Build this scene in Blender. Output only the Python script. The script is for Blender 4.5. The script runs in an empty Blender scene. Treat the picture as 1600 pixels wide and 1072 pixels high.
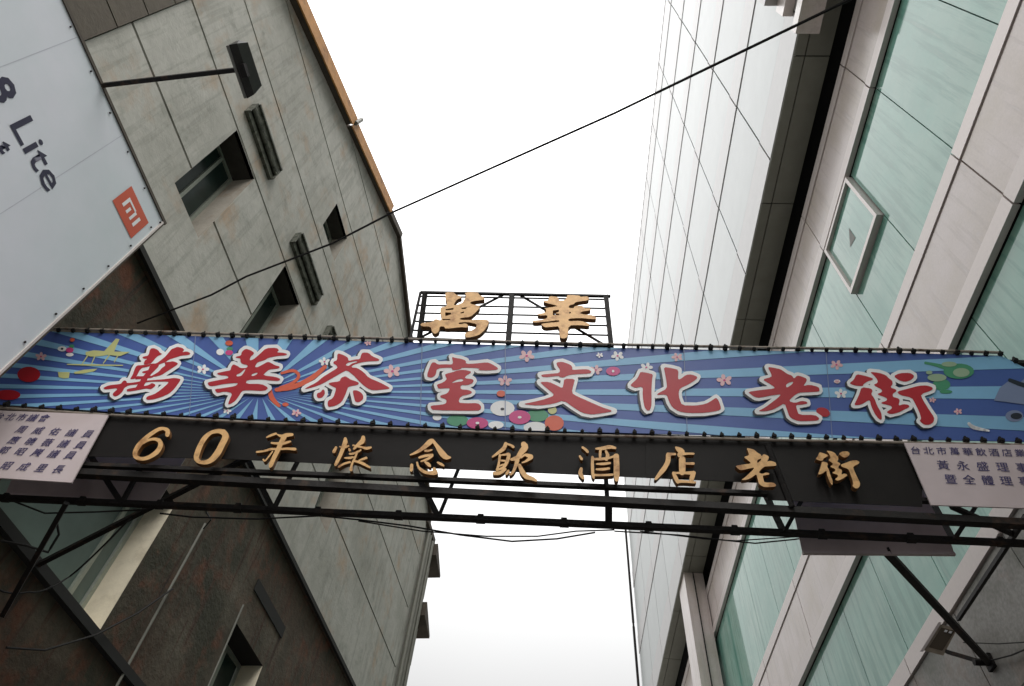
import bpy, math, random
from mathutils import Vector, Matrix
from mathutils.geometry import delaunay_2d_cdt
random.seed(7)
C = bpy.context.scene.collection
SC = bpy.context.scene

# ------------------------------------------------------------------ camera, sky, light, exposure
EYE = Vector((0, 0, 1.6))
CAMROT = Matrix(((0.9954499458869508, 0.01492046962500436, 0.09411049261286417),
                 (0.06702620107771942, -0.8116497094977413, -0.5802863409053511),
                 (0.0677266092666373, 0.5839538754545616, -0.8089567217959455))).to_4x4()
# columns of CAMROT are the camera's right / up / backward axes
cam = bpy.data.cameras.new('camera')
camo = bpy.data.objects.new('camera', cam); C.objects.link(camo)
camo.matrix_world = Matrix.Translation(EYE) @ CAMROT
cam.sensor_width = 36; cam.lens = 1075 / 1600 * 36
cam.clip_start = 0.05; cam.clip_end = 2000
SC.camera = camo

SUN_EL, SUN_AZ = math.radians(50), math.radians(152)
w = bpy.data.worlds.new('World'); SC.world = w; w.use_nodes = True
nt = w.node_tree; nt.nodes.clear()
out = nt.nodes.new('ShaderNodeOutputWorld'); bg = nt.nodes.new('ShaderNodeBackground')
sky = nt.nodes.new('ShaderNodeTexSky'); sky.sky_type = 'NISHITA'; sky.sun_disc = False
sky.sun_elevation = SUN_EL; sky.sun_rotation = SUN_AZ; sky.dust_density = 4
hs = nt.nodes.new('ShaderNodeHueSaturation'); hs.inputs['Saturation'].default_value = 0.06
tc = nt.nodes.new('ShaderNodeTexCoord'); sx = nt.nodes.new('ShaderNodeSeparateXYZ')
mr = nt.nodes.new('ShaderNodeMapRange'); mr.inputs['From Min'].default_value = 0; mr.inputs['From Max'].default_value = 1
mr.inputs['To Min'].default_value = 1.7; mr.inputs['To Max'].default_value = 22.5        # overcast sky: brighter towards the zenith
ns = nt.nodes.new('ShaderNodeTexNoise'); ns.inputs['Scale'].default_value = 1.6; ns.inputs['Detail'].default_value = 4
mn = nt.nodes.new('ShaderNodeMapRange'); mn.inputs['To Min'].default_value = 0.93; mn.inputs['To Max'].default_value = 1.07
mu = nt.nodes.new('ShaderNodeMath'); mu.operation = 'MULTIPLY'
cc = nt.nodes.new('ShaderNodeCombineColor')
mx = nt.nodes.new('ShaderNodeMix'); mx.data_type = 'RGBA'; mx.inputs['Factor'].default_value = 0.93
lk = nt.links.new
pw = nt.nodes.new('ShaderNodeMath'); pw.operation = 'POWER'; pw.inputs[1].default_value = 2.2
mz = nt.nodes.new('ShaderNodeMath'); mz.operation = 'MAXIMUM'; mz.inputs[1].default_value = 0
lk(tc.outputs['Generated'], sx.inputs[0]); lk(sx.outputs['Z'], mz.inputs[0]); lk(mz.outputs[0], pw.inputs[0]); lk(pw.outputs[0], mr.inputs['Value'])
lk(tc.outputs['Generated'], ns.inputs['Vector']); lk(ns.outputs['Fac'], mn.inputs['Value'])
lk(mr.outputs[0], mu.inputs[0]); lk(mn.outputs[0], mu.inputs[1])
for i in range(3): lk(mu.outputs[0], cc.inputs[i])
lk(sky.outputs[0], hs.inputs['Color']); lk(hs.outputs[0], mx.inputs[6]); lk(cc.outputs[0], mx.inputs[7])
lk(mx.outputs[2], bg.inputs['Color']); bg.inputs['Strength'].default_value = 0.109
lk(bg.outputs[0], out.inputs[0])

sun = bpy.data.lights.new('sun', 'SUN'); sun.energy = 1.5; sun.angle = math.radians(40); sun.color = (1, 0.97, 0.93)
suno = bpy.data.objects.new('sun', sun); C.objects.link(suno)
sd = Vector((math.sin(SUN_AZ) * math.cos(SUN_EL), math.cos(SUN_AZ) * math.cos(SUN_EL), math.sin(SUN_EL)))
suno.rotation_euler = sd.to_track_quat('Z', 'Y').to_euler()

SC.view_settings.view_transform = 'Standard'; SC.view_settings.look = 'None'
SC.view_settings.gamma = 1; SC.view_settings.use_curve_mapping = False
SC.view_settings.exposure = 0.5

# ------------------------------------------------------------------ materials
def mat(name, col, rough=0.7, metal=0.0, noise=None, spec=0.5, bump=0.0, stain=None, streak=None, coat=0.0, ior=1.5):
    """noise=(amount, scale); stain=(colour, lo, hi, scale); streak=(colour, lo, hi) runs down the surface"""
    m = bpy.data.materials.new(name); m.use_nodes = True
    t = m.node_tree; b = t.nodes['Principled BSDF']
    b.inputs['Roughness'].default_value = rough; b.inputs['Metallic'].default_value = metal
    b.inputs['Specular IOR Level'].default_value = spec; b.inputs['IOR'].default_value = ior
    b.inputs['Coat Weight'].default_value = coat
    L = t.links.new
    rgb = t.nodes.new('ShaderNodeRGB'); rgb.outputs[0].default_value = (*col, 1); cur = rgb.outputs[0]
    g = t.nodes.new('ShaderNodeNewGeometry').outputs['Position']
    def noise_tex(scale, detail=6, sc=None):
        n = t.nodes.new('ShaderNodeTexNoise'); n.inputs['Scale'].default_value = scale; n.inputs['Detail'].default_value = detail
        n.inputs['Roughness'].default_value = 0.62
        if sc:
            mp = t.nodes.new('ShaderNodeMapping'); mp.inputs['Scale'].default_value = sc
            L(g, mp.inputs['Vector']); L(mp.outputs[0], n.inputs['Vector'])
        else: L(g, n.inputs['Vector'])
        return n.outputs['Fac']
    def ramp(fac, lo, hi):
        r = t.nodes.new('ShaderNodeMapRange'); r.inputs['From Min'].default_value = lo; r.inputs['From Max'].default_value = hi
        L(fac, r.inputs['Value']); return r.outputs[0]
    def mix(fac, a, bcol, mode='MIX'):
        x = t.nodes.new('ShaderNodeMix'); x.data_type = 'RGBA'; x.blend_type = mode
        L(fac, x.inputs['Factor']); L(a, x.inputs[6])
        if isinstance(bcol, tuple): x.inputs[7].default_value = (*bcol, 1)
        else: L(bcol, x.inputs[7])
        return x.outputs[2]
    if stain:
        for (sc_, lo, hi, s) in stain: cur = mix(ramp(noise_tex(s), lo, hi), cur, sc_)
    if streak:
        for (sc_, lo, hi) in streak: cur = mix(ramp(noise_tex(1.0, 5, (9, 9, 0.7)), lo, hi), cur, sc_)
    if noise:
        f = ramp(noise_tex(noise[1]), 0.3, 0.7)
        hsv = t.nodes.new('ShaderNodeHueSaturation'); mm = t.nodes.new('ShaderNodeMapRange')
        mm.inputs['To Min'].default_value = 1 - noise[0]; mm.inputs['To Max'].default_value = 1 + noise[0]
        L(f, mm.inputs['Value']); L(mm.outputs[0], hsv.inputs['Value']); L(cur, hsv.inputs['Color']); cur = hsv.outputs[0]
    oi = t.nodes.new('ShaderNodeObjectInfo'); h2 = t.nodes.new('ShaderNodeHueSaturation'); m2 = t.nodes.new('ShaderNodeMapRange')
    m2.inputs['To Min'].default_value = 0.95; m2.inputs['To Max'].default_value = 1.05
    L(oi.outputs['Random'], m2.inputs['Value']); L(m2.outputs[0], h2.inputs['Value']); L(cur, h2.inputs['Color']); cur = h2.outputs[0]
    L(cur, b.inputs['Base Color'])
    if bump:
        bp = t.nodes.new('ShaderNodeBump'); bp.inputs['Strength'].default_value = bump; bp.inputs['Distance'].default_value = 0.02
        L(noise_tex(noise[1] * 2 if noise else 20), bp.inputs['Height']); L(bp.outputs[0], b.inputs['Normal'])
    return m

M = {}
M['concrete'] = mat('weathered_concrete', (0.46, 0.455, 0.41), 0.85, noise=(0.09, 5), bump=0.3,
    stain=[((0.35, 0.345, 0.30), 0.42, 0.7, 0.8), ((0.42, 0.32, 0.23), 0.54, 0.70, 1.3), ((0.29, 0.295, 0.255), 0.56, 0.74, 4)],
    streak=[((0.22, 0.22, 0.185), 0.52, 0.78), ((0.50, 0.50, 0.46), 0.6, 0.8)])
M['reveal'] = mat('plaster_reveal', (0.36, 0.33, 0.28), 0.85, noise=(0.1, 6), bump=0.3, stain=[((0.28, 0.21, 0.15), 0.55, 0.7, 2)])
M['headdark'] = mat('shaded_window_head', (0.045, 0.042, 0.035), 0.9, noise=(0.2, 9))  # underside of the window recess, its shade put into the colour
M['cream'] = mat('cream_render', (0.74, 0.67, 0.52), 0.8, noise=(0.08, 5), bump=0.2, stain=[((0.42, 0.36, 0.26), 0.5, 0.75, 3)])
M['brown'] = mat('stained_brown_render', (0.072, 0.052, 0.033), 0.9, noise=(0.2, 9), bump=0.6,
    stain=[((0.045, 0.043, 0.026), 0.44, 0.6, 1.1), ((0.13, 0.052, 0.027), 0.53, 0.66, 2.6), ((0.12, 0.105, 0.075), 0.5, 0.7, 0.9)],
    streak=[((0.14, 0.055, 0.03), 0.54, 0.66), ((0.03, 0.026, 0.018), 0.54, 0.68)])
M['brownpanel'] = mat('brown_panel', (0.095, 0.078, 0.055), 0.8, noise=(0.15, 6), bump=0.3, stain=[((0.07, 0.07, 0.045), 0.5, 0.7, 1.5)])
M['joint'] = mat('dark_joint', (0.02, 0.02, 0.018), 0.95)
M['black'] = mat('black_void', (0.008, 0.008, 0.008), 0.9)
M['orange'] = mat('rusty_orange_paint', (0.50, 0.24, 0.075), 0.75, noise=(0.2, 8), bump=0.3, stain=[((0.25, 0.11, 0.04), 0.55, 0.7, 3)])
M['darktrim'] = mat('dark_timber_trim', (0.07, 0.055, 0.04), 0.8, noise=(0.2, 8))
M['hood'] = mat('mossy_metal_hood', (0.10, 0.105, 0.08), 0.7, noise=(0.3, 16), bump=0.6, stain=[((0.03, 0.035, 0.02), 0.5, 0.6, 9), ((0.25, 0.25, 0.2), 0.6, 0.7, 12)])
M['leftglass'] = mat('old_window_glass', (0.02, 0.035, 0.03), 0.2, spec=0.22, noise=(0.2, 3))
M['leftglass2'] = mat('frosted_window_glass', (0.10, 0.14, 0.125), 0.35, spec=0.5, noise=(0.15, 3))
M['alu'] = mat('old_aluminium', (0.33, 0.36, 0.31), 0.45, metal=0.3, noise=(0.1, 20))
M['pink'] = mat('polished_pink_stone', (0.72, 0.64, 0.615), 0.22, spec=0.5, noise=(0.05, 40),
    stain=[((0.62, 0.545, 0.48), 0.42, 0.66, 1.2), ((0.68, 0.63, 0.62), 0.58, 0.8, 2.3)], streak=[((0.50, 0.43, 0.395), 0.52, 0.74), ((0.78, 0.72, 0.70), 0.6, 0.74)])
M['pinktrim'] = mat('pale_metal_trim', (0.70, 0.63, 0.60), 0.3, metal=0.1, noise=(0.04, 30))
M['teal'] = mat('teal_glass', (0.20, 0.44, 0.36), 0.05, spec=0.5, noise=(0.07, 2), ior=1.55,
    stain=[((0.30, 0.50, 0.42), 0.4, 0.62, 0.7), ((0.12, 0.32, 0.26), 0.56, 0.7, 0.5)], streak=[((0.11, 0.30, 0.24), 0.48, 0.66), ((0.28, 0.46, 0.39), 0.6, 0.76)])
M['tealpale'] = mat('pale_tower_glass', (0.44, 0.475, 0.465), 0.3, spec=0.5, noise=(0.05, 2), ior=1.45)
M['pale'] = mat('pale_tower_stone', (0.485, 0.475, 0.465), 0.32, spec=0.5, noise=(0.04, 6), ior=1.45)
M['uppercore'] = mat('grey_backing', (0.13, 0.13, 0.125), 0.8)
M['soffit'] = mat('dark_soffit_panel', (0.27, 0.27, 0.225), 0.55, noise=(0.08, 4))
M['stone'] = mat('dark_granite', (0.25, 0.24, 0.22), 0.45, noise=(0.25, 30), stain=[((0.26, 0.205, 0.175), 0.5, 0.66, 2.2), ((0.12, 0.12, 0.095), 0.5, 0.7, 1.4)])
M['steel'] = mat('black_painted_steel', (0.012, 0.010, 0.009), 0.6, spec=0.25, stain=[((0.05, 0.028, 0.018), 0.56, 0.68, 7)], noise=(0.3, 25), bump=0.2)
M['blacksheet'] = mat('black_sheet_metal', (0.011, 0.009, 0.008), 0.6, spec=0.2, noise=(0.2, 5))
M['greysheet'] = mat('bare_grey_sheet', (0.52, 0.44, 0.43), 0.5, metal=0.2, noise=(0.12, 4), stain=[((0.36, 0.30, 0.29), 0.5, 0.7, 2)])
M['hem'] = mat('weathered_pipe', (0.34, 0.29, 0.24), 0.6, noise=(0.3, 12), stain=[((0.14, 0.08, 0.05), 0.55, 0.65, 9)])
M['cord'] = mat('black_cord', (0.012, 0.011, 0.01), 0.9)
def flat(name, col, rough=0.45): return mat(name, col, rough, spec=0.4, noise=(0.09, 1.7), bump=0.12)
M['blue'] = flat('print_dark_blue', (0.068, 0.125, 0.39))
M['lightblue'] = flat('print_light_blue', (0.24, 0.50, 0.74))
M['red'] = flat('print_red', (0.46, 0.014, 0.026))
M['white'] = flat('print_white', (0.88, 0.88, 0.88))
M['shadow'] = flat('print_black', (0.016, 0.02, 0.035))
M['magenta'] = flat('print_magenta', (0.62, 0.06, 0.24))
M['green'] = flat('print_green', (0.07, 0.30, 0.16))
M['paleg'] = flat('print_pale_green', (0.36, 0.50, 0.33))
M['pinkp'] = flat('print_pink', (0.80, 0.50, 0.52))
M['yellow'] = flat('print_yellow', (0.55, 0.56, 0.24))
M['orangep'] = flat('print_orange', (0.68, 0.12, 0.06))
M['greyp'] = flat('print_grey_blue', (0.22, 0.27, 0.42))
M['gold'] = mat('gold_letter_face', (0.80, 0.48, 0.20), 0.5, metal=0.1, noise=(0.12, 18), spec=0.5, stain=[((0.42, 0.20, 0.07), 0.5, 0.68, 11)])
M['goldside'] = mat('bronze_letter_side', (0.22, 0.10, 0.035), 0.5, noise=(0.2, 20))
M['bill'] = mat('billboard_vinyl', (0.72, 0.74, 0.80), 0.4, noise=(0.03, 1.5), stain=[((0.62, 0.69, 0.72), 0.4, 0.7, 0.6)])
M['seam'] = flat('vinyl_seam_grey', (0.52, 0.54, 0.60))
M['navy'] = flat('print_navy', (0.018, 0.018, 0.05))
M['logo'] = flat('print_logo_orange', (0.60, 0.09, 0.035))
M['placard'] = mat('pink_notice_board', (0.66, 0.565, 0.57), 0.6, noise=(0.05, 5), stain=[((0.56, 0.47, 0.46), 0.5, 0.75, 2.5)])
M['ink'] = flat('print_violet_ink', (0.07, 0.06, 0.16))
M['lampbody'] = mat('lamp_housing', (0.03, 0.03, 0.027), 0.4, noise=(0.2, 20))
M['lampgrey'] = mat('lamp_grey_side', (0.17, 0.17, 0.15), 0.5, noise=(0.15, 14))
M['lampglass'] = mat('lamp_glass', (0.09, 0.07, 0.045), 0.1)
M['brass'] = mat('aged_lamp_body', (0.34, 0.28, 0.21), 0.5, noise=(0.2, 20))
M['asphalt'] = mat('asphalt', (0.05, 0.05, 0.05), 0.9, noise=(0.2, 30), bump=0.4)
M['paving'] = mat('paving', (0.22, 0.21, 0.2), 0.85, noise=(0.15, 10), bump=0.3)
M['roofing'] = mat('roof_sheet', (0.18, 0.17, 0.16), 0.8, noise=(0.15, 6))
M['pvc'] = mat('grey_pipe', (0.17, 0.17, 0.14), 0.5, noise=(0.15, 8))

# ------------------------------------------------------------------ helpers
def frame(az, dist, side):
    """a wall frame: s runs along the street, z up, e out of the wall into the street"""
    f = Vector((math.sin(az), math.cos(az), 0)); r = Vector((math.cos(az), -math.sin(az), 0))
    def P(s, z, e=0.0):
        return f * s + r * (side * (dist - e)) + Vector((0, 0, z))
    return P
AZ = math.radians(3.225)
DL, DR, DU = 4.5, 3.8, 3.27
LW = frame(AZ, DL, -1); RW = frame(-AZ, DR, 1)
def ray(px, py):
    d = CAMROT.to_3x3() @ Vector((px - 800, -(py - 536), -1075)); return d.normalized()

class MB:
    def __init__(s): s.v = []; s.f = []; s.m = []
    def poly(s, pts, m=0):
        i = len(s.v); s.v += [tuple(p) for p in pts]; s.f.append(list(range(i, i + len(pts)))); s.m.append(m); return s
    def hexa(s, p, m=0):     # p: 4 bottom + 4 top, same order
        i = len(s.v); s.v += [tuple(q) for q in p]
        for q in ((0, 3, 2, 1), (4, 5, 6, 7), (0, 1, 5, 4), (1, 2, 6, 5), (2, 3, 7, 6), (3, 0, 4, 7)):
            s.f.append([i + k for k in q]); s.m.append(m)
        return s
    def box(s, P, s0, s1, z0, z1, e0, e1, m=0):
        return s.hexa([P(s0, z0, e0), P(s1, z0, e0), P(s1, z0, e1), P(s0, z0, e1), P(s0, z1, e0), P(s1, z1, e0), P(s1, z1, e1), P(s0, z1, e1)], m)
    def bar(s, a, b, w, h=None, m=0, up=Vector((0, 0, 1))):
        a = Vector(a); b = Vector(b); h = h or w; d = (b - a).normalized()
        x = d.cross(up)
        if x.length < 1e-3: x = d.cross(Vector((0, 1, 0)))
        x.normalize(); y = x.cross(d)
        x *= w / 2; y *= h / 2
        return s.hexa([a - x - y, a + x - y, a + x + y, a - x + y, b - x - y, b + x - y, b + x + y, b - x + y], m)
    def tube(s, pts, r, n=8, m=0, cap=True):
        pts = [Vector(p) for p in pts]; rings = []
        for k, p in enumerate(pts):
            d = (pts[min(k + 1, len(pts) - 1)] - pts[max(k - 1, 0)]).normalized()
            x = d.cross(Vector((0, 0, 1)))
            if x.length < 1e-3: x = d.cross(Vector((0, 1, 0)))
            x.normalize(); y = x.cross(d); i = len(s.v)
            s.v += [tuple(p + x * r * math.cos(6.2832 * q / n) + y * r * math.sin(6.2832 * q / n)) for q in range(n)]; rings.append(i)
        for a, b in zip(rings, rings[1:]):
            for q in range(n):
                s.f.append([a + q, a + (q + 1) % n, b + (q + 1) % n, b + q]); s.m.append(m)
        if cap:
            s.f.append([rings[0] + q for q in range(n)]); s.m.append(m)
            s.f.append([rings[-1] + q for q in range(n)][::-1]); s.m.append(m)
        return s
    def obj(s, name, mats, parent=None, origin=None):
        me = bpy.data.meshes.new(name)
        base = parent.location if parent is not None and parent.type == 'EMPTY' else (origin or Vector((0, 0, 0)))
        me.from_pydata([tuple(Vector(v) - Vector(base)) for v in s.v], [], s.f)
        if not isinstance(mats, (list, tuple)): mats = [mats]
        for m in mats: me.materials.append(m)
        me.polygons.foreach_set('material_index', s.m)
        me.update()
        o = bpy.data.objects.new(name, me); C.objects.link(o)
        if parent is not None:
            o.parent = parent
            if parent.type != 'EMPTY':      # sub-part: meshes already share the thing's base
                me.transform(Matrix.Translation(-Vector(parent.parent.location if parent.parent else (0, 0, 0))))
        elif origin: o.location = origin
        return o
def thing(name, label, cat, loc=(0, 0, 0), group=None):
    o = bpy.data.objects.new(name, None); C.objects.link(o); o.location = loc; o.empty_display_size = 0.3
    o['label'] = label; o['category'] = cat
    if group: o['group'] = group
    return o
def tag(o, label, cat, group=None):
    o['label'] = label; o['category'] = cat
    if group: o['group'] = group
    return o
def struct(o): o['kind'] = 'structure'; return o

# ------------------------------------------------------------------ the ground
g = MB(); g.poly([(-400, -400, 0), (400, -400, 0), (400, 400, 0), (-400, 400, 0)]); struct(g.obj('ground', M['paving']))
g = MB(); g.poly([(-2.9, -60, 0.004), (2.4, -60, 0.004), (2.4, 90, 0.004), (-2.9, 90, 0.004)]); struct(g.obj('road', M['asphalt']))
for (x0, x1) in ((-4.0, -2.9), (2.4, 3.3)):
    g = MB(); g.hexa([(x0, -5, 0.0), (x1, -5, 0), (x1, 12, 0), (x0, 12, 0), (x0, -5, .13), (x1, -5, .13), (x1, 12, .13), (x0, 12, .13)]); struct(g.obj('pavement', M['paving']))

# ------------------------------------------------------------------ left: gabled concrete building
Z = lambda k, d=DL: k * d + 1.6
T = thing('gabled_building', 'weathered grey concrete gabled house with rusty orange verge boards on the left', 'building', LW(6, 0, -0.6))
S0, S1 = 0.9, 13.05
rows = [7.50, 8.88, 10.23, 11.63, 13.10, 14.40, 15.80]
PK = (6.8, 15.72)
def roofz(s): return PK[1] - 0.457 * abs(s - PK[0])
wins = [(2.45, 3.12, 8.46, 10.2), (4.46, 5.14, 8.46, 10.2), (6.10, 6.75, 8.50, 10.17), (7.75, 8.40, 8.50, 10.17), (4.65, 5.35, 11.92, 12.78)]
G = 0.020
for r0, r1 in zip(rows, rows[1:]):
    z0, z1 = r0 + G, r1 - G
    cuts = sorted({S0, S1, PK[0]} | {x for wn in wins if wn[2] < z1 and wn[3] > z0 for x in wn[:2]}
                  | {PK[0] - (PK[1] - zz) / 0.457 for zz in (z0, z1) if S0 < PK[0] - (PK[1] - zz) / 0.457 < S1}
                  | {PK[0] + (PK[1] - zz) / 0.457 for zz in (z0, z1) if S0 < PK[0] + (PK[1] - zz) / 0.457 < S1})
    b = MB()
    for a, c in zip(cuts, cuts[1:]):
        spans = [(z0, z1)]
        for wn in wins:
            if wn[0] < (a + c) / 2 < wn[1]:
                ns_ = []
                for (p, q) in spans:
                    if wn[2] > p: ns_.append((p, min(q, wn[2])))
                    if wn[3] < q: ns_.append((max(p, wn[3]), q))
                spans = [x for x in ns_ if x[1] > x[0]]
        for (p, q) in spans:
            qa, qc = min(q, roofz(a)), min(q, roofz(c)); 
            if qa <= p and qc <= p: continue
            qa, qc = max(qa, p), max(qc, p)
            # front, bottom and top faces of the slab
            b.poly([LW(a, p, 0), LW(c, p, 0), LW(c, qc, 0), LW(a, qa, 0)])
            b.poly([LW(a, p, -.05), LW(c, p, -.05), LW(c, p, 0), LW(a, p, 0)])
            b.poly([LW(a, qa, -.05), LW(a, qa, 0), LW(c, qc, 0), LW(c, qc, -.05)])
    for s_ in (S0, S1):
        q_ = min(z1, roofz(s_))
        if q_ > z0: b.poly([LW(s_, z0, -.05), LW(s_, z0, 0), LW(s_, q_, 0), LW(s_, q_, -.05)])
    if b.f: b.obj('wall_panel', M['concrete'], T)
# dark backing just behind the joints, with the window holes left open
b = MB()
sc_ = sorted({S0, S1} | {x for wn in wins for x in wn[:2]} | {PK[0]})
for a, c in zip(sc_, sc_[1:]):
    spans = [(7.5, None)]
    zs = [7.5]
    for wn in sorted(wins, key=lambda q: q[2]):
        if wn[0] < (a + c) / 2 < wn[1]: zs += [wn[2], wn[3]]
    zs.append(None)
    for p, q in zip(zs[::2], zs[1::2]):
        b.poly([LW(a, p, -.04), LW(c, p, -.04), LW(c, q if q else roofz(c) - .02, -.04), LW(a, q if q else roofz(a) - .02, -.04)])
b.obj('joint_backing', M['joint'], T)
# building body behind (so that it is solid from any side)
b = MB()
def body(P, s0, s1, z0, z1, e0, e1): b.box(P, s0, s1, z0, z1, e0, e1)
b.poly([LW(S1, 0, -.05), LW(S1, 0, -8), LW(S1, roofz(S1), -8), LW(S1, roofz(S1), -.05)])
b.poly([LW(S0, 0, -.05), LW(S0, 0, -8), LW(S0, roofz(S0), -8), LW(S0, roofz(S0), -.05)])
b.obj('side_wall', M['concrete'], T)
for (sa, sb) in ((S0 - .3, PK[0]), (PK[0], S1 + .3)):
    b = MB(); za = (roofz(sa), roofz(sb))
    b.hexa([LW(sa, za[0] + .02, .02), LW(sb, za[1] + .02, .02), LW(sb, za[1] + .02, -8), LW(sa, za[0] + .02, -8),
            LW(sa, za[0] + .12, .02), LW(sb, za[1] + .12, .02), LW(sb, za[1] + .12, -8), LW(sa, za[0] + .12, -8)])
    b.obj('roof', M['roofing'], T)
# verge boards: dark soffit strip with the orange (near slope) and dark (far slope) fascia outside
def verge(sa, sb, dz, w_, m, name, lab, e1):
    za, zb = roofz(sa), roofz(sb)
    b = MB(); b.hexa([LW(sa, za - .06, .02), LW(sb, zb - .06, .02), LW(sb, zb - .06, e1), LW(sa, za - .06, e1),
                      LW(sa, za + .0, .02), LW(sb, zb + .0, .02), LW(sb, zb + .0, e1), LW(sa, za + .0, e1)])
    o = b.obj('verge_soffit', M['darktrim'], T)
    b = MB(); b.hexa([LW(sa, za - .10, e1 + .003), LW(sb, zb - .10, e1 + .003), LW(sb, zb - .10, e1 + .03), LW(sa, za - .10, e1 + .03),
                      LW(sa, za + dz, e1 + .003), LW(sb, zb + dz, e1 + .003), LW(sb, zb + dz, e1 + .03), LW(sa, za + dz, e1 + .03)])
    o = b.obj(name, m, T); o['label'] = lab
verge(S0 - .3, 3.72, .26, 1, M['orange'], 'verge_board', 'rusty orange board of the near slope', .14)
verge(3.76, 6.0, .24, 1, M['orange'], 'verge_board', 'second rusty orange board, below the ridge', .12)
verge(6.02, PK[0], .10, 1, M['darktrim'], 'verge_board', 'short dark board at the ridge', .10)
verge(PK[0] + .002, S1 + .02, .02, 1, M['darktrim'], 'verge_board', 'dark board of the far slope', .08)
b = MB(); b.tube([LW(3.74, roofz(3.74) + .02, .18), LW(3.78, roofz(3.78) + .34, .2)], .045); b.obj('vent_stub', M['pvc'], T)

def window(T, P, s0, s1, z0, z1, dep, glass, jamb, head=None, mull=(0.5,), name='window', fw=.045, sill=True):
    w = MB()      # reveals
    w.poly([P(s1, z0, 0), P(s1, z0, -dep), P(s1, z1, -dep), P(s1, z1, 0)], 0)
    w.poly([P(s0, z0, -dep), P(s0, z0, 0), P(s0, z1, 0), P(s0, z1, -dep)], 0)
    w.poly([P(s0, z1, 0), P(s1, z1, 0), P(s1, z1, -dep), P(s0, z1, -dep)], 1)
    w.poly([P(s0, z0, -dep), P(s1, z0, -dep), P(s1, z0, 0), P(s0, z0, 0)], 0)
    wo = w.obj(name, [jamb, head or jamb], T)
    f = MB(); e0, e1 = -dep + .005, -dep + .05
    f.box(P, s0, s1, z0, z0 + fw, e0, e1); f.box(P, s0, s1, z1 - fw, z1, e0, e1)
    f.box(P, s0, s0 + fw, z0 + fw, z1 - fw, e0, e1); f.box(P, s1 - fw, s1, z0 + fw, z1 - fw, e0, e1)
    zt = z0 + (z1 - z0) * .66
    for q in mull:
        sm = s0 + (s1 - s0) * q; f.box(P, sm - fw / 2, sm + fw / 2, z0 + fw, z1 - fw, e0, e1 + .004)
    f.obj('window_frame', M['alu'], wo)
    cuts = [s0 + fw] + [s0 + (s1 - s0) * q for q in mull] + [s1 - fw]
    for a, c in zip(cuts, cuts[1:]):
        p = MB(); p.box(P, a + .01, c - .01, z0 + fw, z1 - fw, e0 + .012, e0 + .02); p.obj('pane', glass, wo)
    return wo
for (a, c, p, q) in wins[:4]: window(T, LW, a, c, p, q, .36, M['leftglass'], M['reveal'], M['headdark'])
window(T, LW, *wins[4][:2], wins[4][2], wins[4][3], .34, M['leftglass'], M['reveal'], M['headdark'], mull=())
def hood(s0, s1, z0, z1, e=.13):
    h = MB(); h.box(LW, s0, s1, z1 - .03, z1, .002, e + .03)                 # top plate
    h.box(LW, s0, s1, z0, z0 + .09, .002, e * .55); h.box(LW, s0 + .01, s1 - .01, z0 + .10, z1 - .14, .002, e * .35)
    h.box(LW, s0, s1, z1 - .13, z1 - .032, .002, e); h.tube([LW(s0 - .01, z1 - .16, e - .02), LW(s1 + .01, z1 - .16, e - .02)], .028)
    h.box(LW, s0 - .015, s0, z0, z1, .002, e); h.box(LW, s1, s1 + .015, z0, z1, .002, e)
    return h.obj('hood_or_niche_shade', M['hood'], T)
for (a, c) in ((2.33, 3.27), (4.28, 5.38), (6.0, 6.95), (7.6, 8.6)): hood(a, c, 10.56, 10.86, .095)

# lower stained storey of the same house, set back a little below a drip edge
ops = [(3.35, 5.12, 4.78, 6.25), (7.10, 8.05, 3.9, 6.12)]
b = MB(); ss = sorted({S0, S1} | {x for o_ in ops for x in o_[:2]})
for a, c in zip(ss, ss[1:]):
    spans = [(0, 7.42)]
    for o_ in ops:
        if o_[0] < (a + c) / 2 < o_[1]: spans = [(0, o_[2]), (o_[3], 7.42)]
    for (p, q) in spans: b.poly([LW(a, p, -.05), LW(c, p, -.05), LW(c, q, -.05), LW(a, q, -.05)])
b.poly([LW(S0, 7.42, -.05), LW(S1, 7.42, -.05), LW(S1, 7.42, 0.0), LW(S0, 7.42, 0.0)])
b.obj('lower_wall', M['brown'], T)
b = MB(); b.box(LW, S0, S1, 7.425, 7.495, -.05, .035); b.obj('drip_ledge', M['joint'], T)
PL = lambda s, z, e=0: LW(s, z, e - .05)
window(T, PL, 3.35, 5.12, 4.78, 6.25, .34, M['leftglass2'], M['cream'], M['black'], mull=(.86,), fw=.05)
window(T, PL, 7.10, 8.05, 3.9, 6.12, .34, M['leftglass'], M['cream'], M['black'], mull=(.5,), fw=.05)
b = MB(); b.box(LW, 2.2, 7.0, 4.68, 4.765, -.05, .015); b.obj('ledge', M['joint'], T)
for (a, c, p, q) in ((7.15, 8.25, 6.62, 6.78),):
    b = MB(); b.box(PL, a, c, p, q, .002, .016); b.obj('hood_or_niche_shade', M['joint'], T)  # thin near-black slab standing in for the shade of a wall niche
b = MB(); b.tube([LW(5.60, 2.0, .0), LW(5.64, 6.42, .0)], .013)

b.obj('conduit', M['pvc'], T)
b = MB(); b.tube([LW(7.0, 4.6, .0), LW(7.0, 6.3, 0.0)], .012); b.obj('conduit', M['pvc'], T)

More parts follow.
